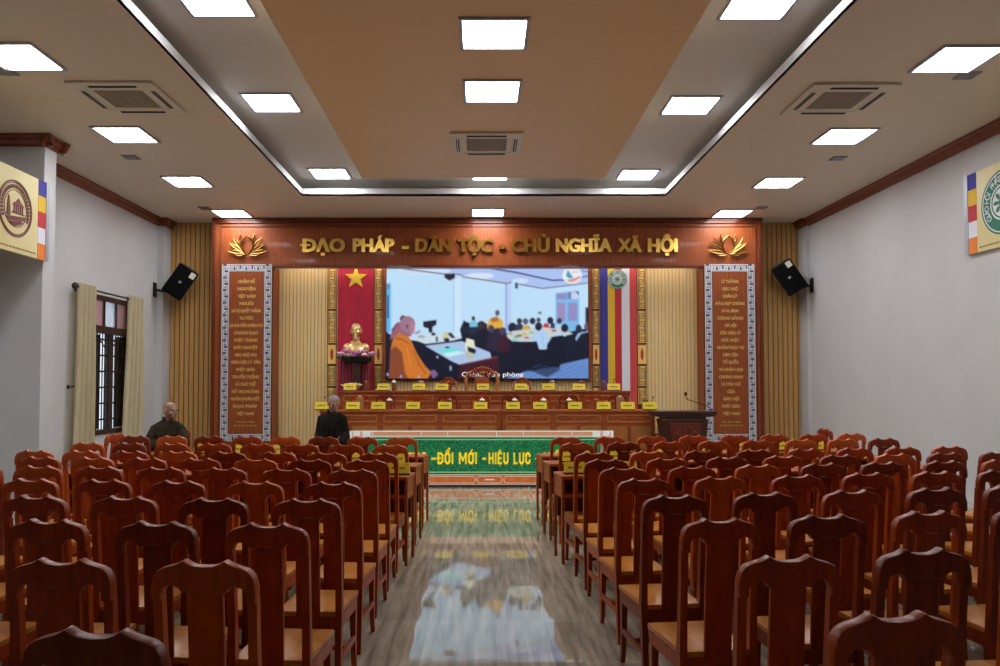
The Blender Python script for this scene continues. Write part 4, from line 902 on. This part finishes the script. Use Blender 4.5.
# ------------------------------------------------------------------ window and curtains
win = struct('window_1', MB().box(XL - .12, XL + .02, WY0, WY0 + .07, WZ0, WZ1).box(XL - .12, XL + .02, WY1 - .07, WY1, WZ0, WZ1).box(XL - .12, XL + .02, WY0, WY1, WZ0, WZ0 + .08).box(XL - .12, XL + .02, WY0, WY1, WZ1 - .08, WZ1)
             .box(XL - .12, XL + .02, WY0, WY1, 2.42, 2.54).box(XL - .12, XL, (WY0 + WY1) / 2 - .03, (WY0 + WY1) / 2 + .03, WZ0, 2.42), 'winwood')
for i in range(3):
    a = WY0 + .07 + (WY1 - WY0 - .14) * i / 3; b = a + (WY1 - WY0 - .14) / 3
    obj('pane', MB().box(XL - .055, XL - .045, a, b, 2.54, WZ1 - .08), 'milkglass' if i == 1 else 'pinkglass', win)
    if i: obj('mullion', MB().box(XL - .08, XL - .02, a - .012, a + .012, 2.54, WZ1 - .08), 'winwood', win)
obj('pane', MB().box(XL - .10, XL - .094, WY0 + .07, WY1 - .07, WZ0 + .08, 2.42), 'glass', win)
g = MB()
for i in range(14):
    y = WY0 + .10 + (WY1 - WY0 - .2) * i / 13; g.box(XL - .055, XL - .04, y - .008, y + .008, WZ0 + .08, 2.42)
for i in range(6):
    z = WZ0 + .25 + i * .27; g.box(XL - .06, XL - .035, WY0 + .07, WY1 - .07, z - .014, z + .014)
g.tube([(XL - .047, WY0 + .15, 2.15), (XL - .047, WY0 + .35, 2.33), (XL - .047, WY0 + .6, 2.15)], .012, 6).tube([(XL - .047, WY0 + .75, 2.15), (XL - .047, WY0 + .98, 2.33), (XL - .047, WY0 + 1.2, 2.15)], .012, 6)
obj('bars', g, 'iron', win)
sh = MB()
for a in (WY0 + .09, WY1 - .42): sh.box(XL - .092, XL - .07, a, a + .33, WZ0 + .09, 2.4)
obj('shutter', sh, 'winwood', win)
rodz = 3.075; rd = thing('curtain_rod', 'dark iron curtain rod with round ends above the window', 'curtain rod', (XL + .13, 13.2, rodz))
ry0, ry1 = onx(75, 290, XL + .13).y - 13.2, onx(141, 298, XL + .13).y - 13.2
obj('rod', MB().tube([(0, ry0, 0), (0, ry1, 0)], .016, 8), 'iron', rd, True)
for yy in (ry0, ry1): obj('finial', MB().lathe([(.016, -.05), (.045, -.03), (.055, 0), (.04, .03), (.012, .05)], (0, 0, 0), 10), 'iron', rd, True).matrix_local = Matrix.Translation((0, yy, 0)) @ Matrix.Rotation(PI / 2, 4, 'X')
for yy in (ry0 + .25, ry1 - .25): obj('bracket', MB().box(-.13, 0, yy - .015, yy + .015, -.015, .015).box(-.13, -.115, yy - .03, yy + .03, -.06, .06), 'iron', rd)
def curtain(y0, y1, yb0, yb1, zb, label):
    m = MB(); n, K = 4, 14; cols = []
    for i in range(n * K + 1):
        f = i / (n * K); ring = []
        for j in range(9):
            g_ = j / 8; q = math.sin(PI * .5 * min(1, g_ * 1.0)); ya = y0 + (y1 - y0) * f; yb = yb0 + (yb1 - yb0) * f
            yy = ya + (yb - ya) * g_ ** 1.4; amp = .068 - .008 * g_
            ring.append(m.bm.verts.new((XL + .13 + amp * math.sin(f * n * 2 * PI + .4 * math.sin(3 * g_)), yy, rodz + .06 - (rodz + .06 - zb) * g_)))
        cols.append(ring)
    for p_, q in zip(cols, cols[1:]):
        for j in range(8): m.bm.faces.new((p_[j], q[j], q[j + 1], p_[j + 1]))
    bmesh.ops.solidify(m.bm, geom=m.bm.faces[:], thickness=.003)
    o = tag(obj('curtain', m, 'curtain', None, True), label, 'curtain', 'beige curtains at the window')
    rg = MB()
    for i in range(n * 2):
        f = (i + .5) / (n * 2); yy = y0 + (y1 - y0) * f; rg.tube([(XL + .13 + .028 * math.cos(a), yy, rodz + .028 * math.sin(a)) for a in [k * PI / 5 for k in range(11)]], .006, 5)
    obj('eyelets', rg, 'grey', o)
yy0, yy1 = onx(78, 320, XL + .13).y, onx(95, 320, XL + .13).y
curtain(yy0, yy1, onx(72, 430, XL + .13).y, onx(94, 430, XL + .13).y, .12, 'beige pleated curtain hanging on the near side of the window')
yy0, yy1 = onx(128.5, 320, XL + .13).y, onx(143, 320, XL + .13).y
curtain(yy0, yy1, onx(120, 430, XL + .13).y, onx(141.5, 430, XL + .13).y, .12, 'beige pleated curtain gathered on the stage side of the window')
tb = thing('curtain_hook', 'small dark tieback hook on the wall beside the near curtain', 'hook', (XL, onx(69.5, 387, XL).y - .05, onx(71, 387, XL).z))
obj('stem', MB().tube([(0, 0, 0), (.08, 0, 0), (.10, 0, .03)], .01, 6), 'iron', tb); obj('rose', MB().box(-.0, .012, -.03, .03, -.03, .03, .004), 'iron', tb)

# ------------------------------------------------------------------ loudspeakers on the side walls
def speaker(px, py, side, label):
    Y = 14.82; p = at(px, py, Y); w, h, d = .41, .635, .34
    t = thing('loudspeaker', label, 'loudspeaker', p); t.rotation_euler = Matrix.Rotation(R(side * -19), 3, 'Z').to_euler()
    mx = Matrix.Rotation(R(-33 * side), 4, 'Y') @ Matrix.Rotation(R(9), 4, 'X')
    fz = MB().prism([(-w / 2, 0), (w / 2, 0), (w / 2 * .72, d), (-w / 2 * .72, d)], 'z', -h / 2, h / 2, .012, mx); obj('cabinet', fz, 'black', t)
    obj('grille', MB().box(-w / 2 + .012, w / 2 - .012, -.012, .0, -h / 2 + .012, h / 2 - .012, .005, mx), 'grille', t)
    obj('logo', MB().box(-.025, .025, -.015, -.011, -.02, .02, 0, mx), 'alu', t)
    lx = w / 2 - .09 if side > 0 else -w / 2 + .09
    lx = w / 2 - .085
    obj('sticker', MB().box(lx - .045, lx + .055, -.015, -.011, h / 2 - .15, h / 2 - .035, 0, mx), 'paper', t)
    wx = XR - p.x if side > 0 else XL - p.x; a = Matrix.Rotation(-R(side * -19), 3, 'Z')
    wall_pt = a @ Vector((wx - side * .004, .10, -.14)); hp = Vector((side * .16, .10, -.16))
    br = MB().tube([hp, (hp + wall_pt) / 2 + Vector((0, 0, -.02)), wall_pt - a @ Vector((side * .03, 0, 0))], .022, 8); obj('arm', br, 'black', t)
    obj('wall_plate', MB().box(-.028 if side > 0 else 0, 0 if side > 0 else .028, -.06, .06, -.14, .14, .004, Matrix.Translation(wall_pt) @ a.to_4x4()), 'black', t)
speaker(180, 282, -1, 'black loudspeaker tilted on a bracket at the left wall'); speaker(789.5, 277.5, 1, 'black loudspeaker tilted on a bracket at the right wall')

# ------------------------------------------------------------------ printed signs on the side walls
def side_sign(x, face, yfar, length, z0, z1, label, green):
    """local frame: board in the xz plane seen from -y; turned onto the wall"""
    t = thing('wall_sign', label, 'sign', (x, yfar - length / 2, z0), R(-90) if face < 0 else R(90), 'yellow printed signs high on the side walls')
    h = z1 - z0; w = length / 2; s = -1 if face > 0 else 1            # end toward the stage
    obj('board', MB().box(-w, w, 0, .05, 0, h), 'signy', t); e = s * w
    def bx(m, a, b, zz0, zz1, y0=-.004, y1=0): m.box(min(e - s * a, e - s * b), max(e - s * a, e - s * b), y0, y1, zz0, zz1)
    obj('edge_strip', (lambda m: (bx(m, 0, .07, 0, h, -.012), m)[1])(MB()), 'alu', t)
    for i, mm in enumerate(('blue', 'cloth_y', 'cloth_r', 'cloth_w', 'orange')):
        q = MB(); bx(q, .07, .24, h * (4 - i) / 5, h * (5 - i) / 5); obj('colour_stripe', q, mm, t)
    cxx = e - s * (.74 if green else .72)
    if green: green_emblem(t, cxx, h * .52, .40, -.002)
    else:
        r = .345; em = MB(); cz = h * .52; disc(em, r, -.008, -.002, cz, 40, cxx, r * .95); disc(em, r * .92, -.008, -.002, cz, 40, cxx, r * .90); disc(em, r * .66, -.008, -.002, cz, 40, cxx, r * .64)
        for i in range(26):
            a = R(205 - i * 9.2); em.box(-.016, .016, -.008, -.002, -.022, .022, 0, Matrix.Translation((cxx + r * .78 * math.cos(a), 0, cz + r * .78 * math.sin(a))) @ Matrix.Rotation(-(a - PI / 2), 4, 'Y'))
        o = obj('emblem', em, 'maroon', t); b = MB()
        def pr(pts): b.prism([(cxx + x_ * r, cz + z_ * r) for x_, z_ in pts], 'y', -.009, -.002)
        pr([(-.50, -.30), (-.30, -.30), (-.33, .1), (-.36, .34), (-.40, .42), (-.44, .34), (-.47, .1)])
        pr([(-.18, .12), (.50, .12), (.40, .22), (-.08, .22)]); pr([(-.02, .22), (.34, .22), (.16, .40)])
        for q in (-.1, .02, .14, .26, .38): pr([(q, -.12), (q + .05, -.12), (q + .05, .12), (q, .12)])
        pr([(-.2, -.16), (.52, -.16), (.52, -.12), (-.2, -.12)]); pr([(-.58, -.34), (.60, -.2), (.52, -.34), (-.3, -.48)]); pr([(-.42, -.52), (.3, -.38), (.42, -.46), (0, -.62)])
        obj('building_print', b, 'maroon', o)
    ln = MB()
    for i in range(40): bx(ln, .28 + i * (length - .4) / 40, .28 + i * (length - .4) / 40 + (length - .4) / 55, h * .045, h * .065, -.003)
    obj('bottom_line', ln, 'ink', t)
# columns' inner face for the left sign, the wall itself for the right one
p_t, p_b = onx(49, 184, COLX + .05), onx(49, 262, COLX + .05)
side_sign(COLX, -1, p_t.y, 2.9, p_b.z, p_t.z, 'yellow sign with brown temple emblem on the left column', False)
for ob in [o for o in bpy.data.objects if o.name.startswith('wall_sign')]: ob.location.x = COLX + .052; ob.rotation_euler.z = R(90)
p_t, p_b = onx(964.5, 177, XR - .05), onx(964.5, 256, XR - .05)
side_sign(XR - .052, 1, p_t.y, 2.9, p_b.z, p_t.z, 'yellow sign with round green emblem on the right wall', True)
for ob in [o for o in bpy.data.objects if o.name.startswith('wall_sign')]:
    if ob.location.x > 0: ob.rotation_euler.z = R(-90)

# ------------------------------------------------------------------ people
def head_into(m, c, yaw, nod, k=1.0):
    """head about 0.23 tall centred at c, looking along yaw (0 = -y)"""
    mx = Matrix.Translation(c) @ Matrix.Rotation(yaw, 4, 'Z') @ Matrix.Rotation(nod, 4, 'X') @ Matrix.Scale(k, 4); r3 = mx.to_3x3()
    def E(p_, r_): m.ell(mx @ Vector(p_), r_, r3)
    E((0, .012, .03), (.076, .094, .086)); E((0, -.022, -.03), (.060, .070, .078)); E((0, -.055, -.075), (.036, .034, .030)); E((-.035, -.05, -.03), (.028, .03, .03)); E((.035, -.05, -.03), (.028, .03, .03))
    E((0, -.093, -.012), (.011, .018, .026)); E((0, -.100, -.028), (.017, .014, .011)); E((-.03, -.078, .022), (.026, .016, .009)); E((.03, -.078, .022), (.026, .016, .009))
    E((0, -.084, -.058), (.024, .012, .007)); E((0, -.082, -.068), (.020, .012, .007)); E((-.077, .012, -.012), (.011, .022, .034)); E((.077, .012, -.012), (.011, .022, .034))
    return mx
def hand_into(m, w, d, up, side=1):
    """palm at w reaching along d, curled fingers and thumb"""
    d = Vector(d).normalized(); up = Vector(up).normalized(); s = d.cross(up).normalized()
    m.tube([Vector(w), Vector(w) + d * .045, Vector(w) + d * .085], [.026, .036, .034], 8, True, .55)
    for i, L in enumerate((.062, .072, .068, .054)):
        b = Vector(w) + d * .08 + s * (i - 1.5) * .018; m.tube([b, b + d * L * .5, b + d * L * .85 - up * .018], [.0095, .009, .0075], 6)
    b = Vector(w) + d * .03 - s * side * .03; m.tube([b, b + d * .03 - s * side * .018, b + d * .06 - s * side * .016 - up * .006], [.012, .011, .009], 6)
def finish(mb, vox, m, sm=3):
    me = remesh(mb, vox, sm); me.materials.clear(); me.materials.append(M[m]); return me
def features(o, mx, brow='hair'):
    e = MB()
    for s in (-1, 1): e.ell(mx @ Vector((s * .030, -.0885, .006)), (.013, .006, .0055), mx.to_3x3().normalized(), 8, 6)
    obj('eyes', e, 'dark', o, True)
def seated_monk():
    X0, Yp = at(168, 420, 9.75).x, 9.75
    b = MB(); yaw = R(48)                                    # looks to the right of the picture
    hc = Vector((.03, -.03, 1.225)); mx = head_into(b, hc, yaw, R(2), 1.0)
    b.tube([(0, .02, 1.02), (.01, .0, 1.10), (.02, -.015, 1.19)], [.075, .056, .054], 12)
    b.tube([(0, .02, .46), (0, .03, .62), (0, .03, .84), (0, .02, 1.0), (0, .02, 1.07)], [.17, .15, .16, .15, .075], 14, True, .68)
    sh = [Vector((-.165, .02, 1.0)), Vector((.165, .02, 1.0))]; el = [Vector((-.215, -.06, .78)), Vector((.205, -.10, .81))]; wr = [Vector((.0, -.27, .85)), Vector((.04, -.25, .88))]
    for i in (0, 1):
        b.tube([sh[i] * .6 + Vector((0, 0, .41)), sh[i], (sh[i] + el[i]) / 2, el[i]], [.05, .056, .047, .042], 10); b.tube([el[i], (el[i] + wr[i]) / 2, wr[i]], [.042, .037, .027], 10)
    hand_into(b, wr[0], (1, .05, .0), (0, -.3, 1), -1); hand_into(b, wr[1], (-1, .06, -.05), (0, -.3, 1), 1)
    for s in (-1, 1):
        b.tube([(s * .09, .03, .54), (s * .11, -.2, .54), (s * .12, -.42, .52)], [.085, .078, .060], 10); b.tube([(s * .12, -.42, .50), (s * .12, -.40, .28), (s * .12, -.38, .07)], [.058, .05, .036], 10); b.ell((s * .12, -.44, .035), (.042, .11, .035))
    o = tag(obj('person', finish(b, .0085, 'skin', 2), None, None, False, (X0, Yp, 0)), 'shaven-headed person in a dark brown robe seated by the left slatted wall', 'person'); o.rotation_euler.z = R(16)
    features(o, mx)
    r = MB()
    r.tube([(0, .02, .44), (0, .03, .6), (0, .03, .8), (0, .025, .94), (0, .02, 1.03), (0, .02, 1.09), (0, .02, 1.135)], [.22, .185, .185, .185, .16, .10, .07], 16, True, .70)
    for i in (0, 1):
        s_ = -1 if i == 0 else 1
        r.tube([(s_ * .06, .025, 1.06), sh[i] + Vector((-s_ * .02, 0, -.01)), (sh[i] + el[i]) / 2, el[i] + Vector((-s_ * .005, 0, -.02))], [.055, .074, .07, .08], 10)
        r.tube([el[i], (el[i] + wr[i]) / 2 + Vector((0, 0, -.03)), el[i] * .25 + wr[i] * .75 + Vector((0, 0, -.03))], [.09, .085, .07], 10)
        r.tube([(s_ * .09, .03, .55), (s_ * .12, -.2, .55), (s_ * .13, -.42, .54), (s_ * .13, -.44, .3), (s_ * .13, -.42, .12)], [.10, .10, .095, .11, .13], 10)
    r.tube([(-.055, -.02, 1.15), (-.03, -.085, 1.04), (.05, -.13, .84)], .017, 6).tube([(.055, -.02, 1.15), (.03, -.085, 1.04), (-.04, -.135, .86)], .017, 6)
    for q in range(6): r.tube([(-.16 + q * .06, -.13, .95), (-.12 + q * .05, -.165, .72), (-.15 + q * .06, -.16, .52)], .014, 6)
    obj('robe', finish(r, .011, 'robe', 2), None, o)
    chair(X0, Yp + .27, PI, 'wooden chair under the seated robed person, facing the room', 'turned chairs', 0)
seated_monk()
bust()
def standing_monk():
    Yp = 10.9; X0 = at(332, 420, Yp).x; b = MB(); top = at(335, 395.5, Yp).z
    S = top / 1.545
    b2 = Vector((.035, -.045, 1.425)); mx = head_into(b, b2, R(22), R(22), 1.03)
    b.tube([(0, .02, 1.16), (.01, .0, 1.28), (.03, -.02, 1.38)], [.08, .058, .056], 12)
    b.tube([(0, .02, .78), (0, .02, .92), (0, .02, 1.08), (0, .02, 1.2), (0, .02, 1.255)], [.155, .145, .165, .165, .085], 14, True, .68)
    sh = [Vector((-.15, .02, 1.185)), Vector((.15, .02, 1.185))]; el = [Vector((-.185, .03, .95)), Vector((.185, .03, .95))]; wr = [Vector((-.10, -.19, .85)), Vector((.10, -.19, .84))]
    for i in (0, 1):
        b.tube([sh[i] * .6 + Vector((0, 0, .48)), sh[i], (sh[i] + el[i]) / 2, el[i]], [.05, .055, .046, .041], 10); b.tube([el[i], (el[i] + wr[i]) / 2, wr[i]], [.041, .036, .026], 10)
    hand_into(b, wr[0], (1, -.2, -.12), (0, -1, .2), -1); hand_into(b, wr[1], (-1, -.35, -.1), (0, -1, .2), 1)
    for s in (-1, 1):
        b.tube([(s * .085, .02, .80), (s * .09, .01, .45), (s * .09, .03, .07)], [.085, .06, .038], 10); b.ell((s * .09, -.03, .035), (.042, .115, .035))
    o = tag(obj('person', finish(b, .0085, 'skin', 2), None, None, False, (X0, Yp, 0)), 'grey-haired person in a black robe standing with bowed head before the stage', 'person'); o.scale = (1.0, 1.0, S)
    features(o, mx)
    r = MB()
    r.tube([(0, .02, .10), (0, .02, .5), (0, .02, .85), (0, .02, 1.05), (0, .02, 1.16), (0, .02, 1.235), (0, .02, 1.29), (0, .015, 1.325)], [.25, .22, .19, .18, .185, .15, .095, .068], 16, True, .72)
    for i in (0, 1):
        s_ = -1 if i == 0 else 1
        r.tube([(s_ * .05, .025, 1.25), sh[i], (sh[i] + el[i]) / 2, el[i] + Vector((0, 0, -.05)), el[i] + Vector((0, -.03, -.22))], [.05, .066, .062, .068, .085], 10)
        r.tube([el[i], (el[i] + wr[i]) / 2 + Vector((0, 0, -.05)), wr[i] * .8 + el[i] * .2 + Vector((0, 0, -.05))], [.07, .075, .075], 10)
    r.tube([(-.055, -.02, 1.335), (-.03, -.085, 1.24), (.05, -.135, 1.04)], .017, 6).tube([(.055, -.02, 1.335), (.03, -.085, 1.24), (-.04, -.14, 1.06)], .017, 6)
    for q in range(6): r.tube([(-.15 + q * .06, -.14, 1.1), (-.15 + q * .06, -.165, .7), (-.2 + q * .08, -.19, .16)], .016, 6)
    obj('robe', finish(r, .011, 'robe2', 2), None, o)
    hh = MB(); r3 = mx.to_3x3(); hh.ell(mx @ Vector((0, .022, .036)), (.080, .095, .086), r3); hm = bmesh.ops.bisect_plane(hh.bm, geom=hh.bm.verts[:] + hh.bm.edges[:] + hh.bm.faces[:], plane_co=mx @ Vector((0, -.02, .032)), plane_no=r3 @ Vector((0, -.75, -.66)), clear_outer=True)
    obj('hair', hh, 'hair', o, True)
standing_monk()

# ------------------------------------------------------------------ light outside the window, view
wd_ = bpy.data.worlds.new('world'); SC.world = wd_; wd_.use_nodes = True
wd_.node_tree.nodes['Background'].inputs['Color'].default_value = (.80, .88, 1.0, 1); wd_.node_tree.nodes['Background'].inputs['Strength'].default_value = .6
SC.view_settings.view_transform = 'Standard'; SC.view_settings.look = 'None'; SC.view_settings.gamma = 1; SC.view_settings.use_curve_mapping = False
SC.view_settings.exposure = 1.32
bpy.context.view_layer.update()
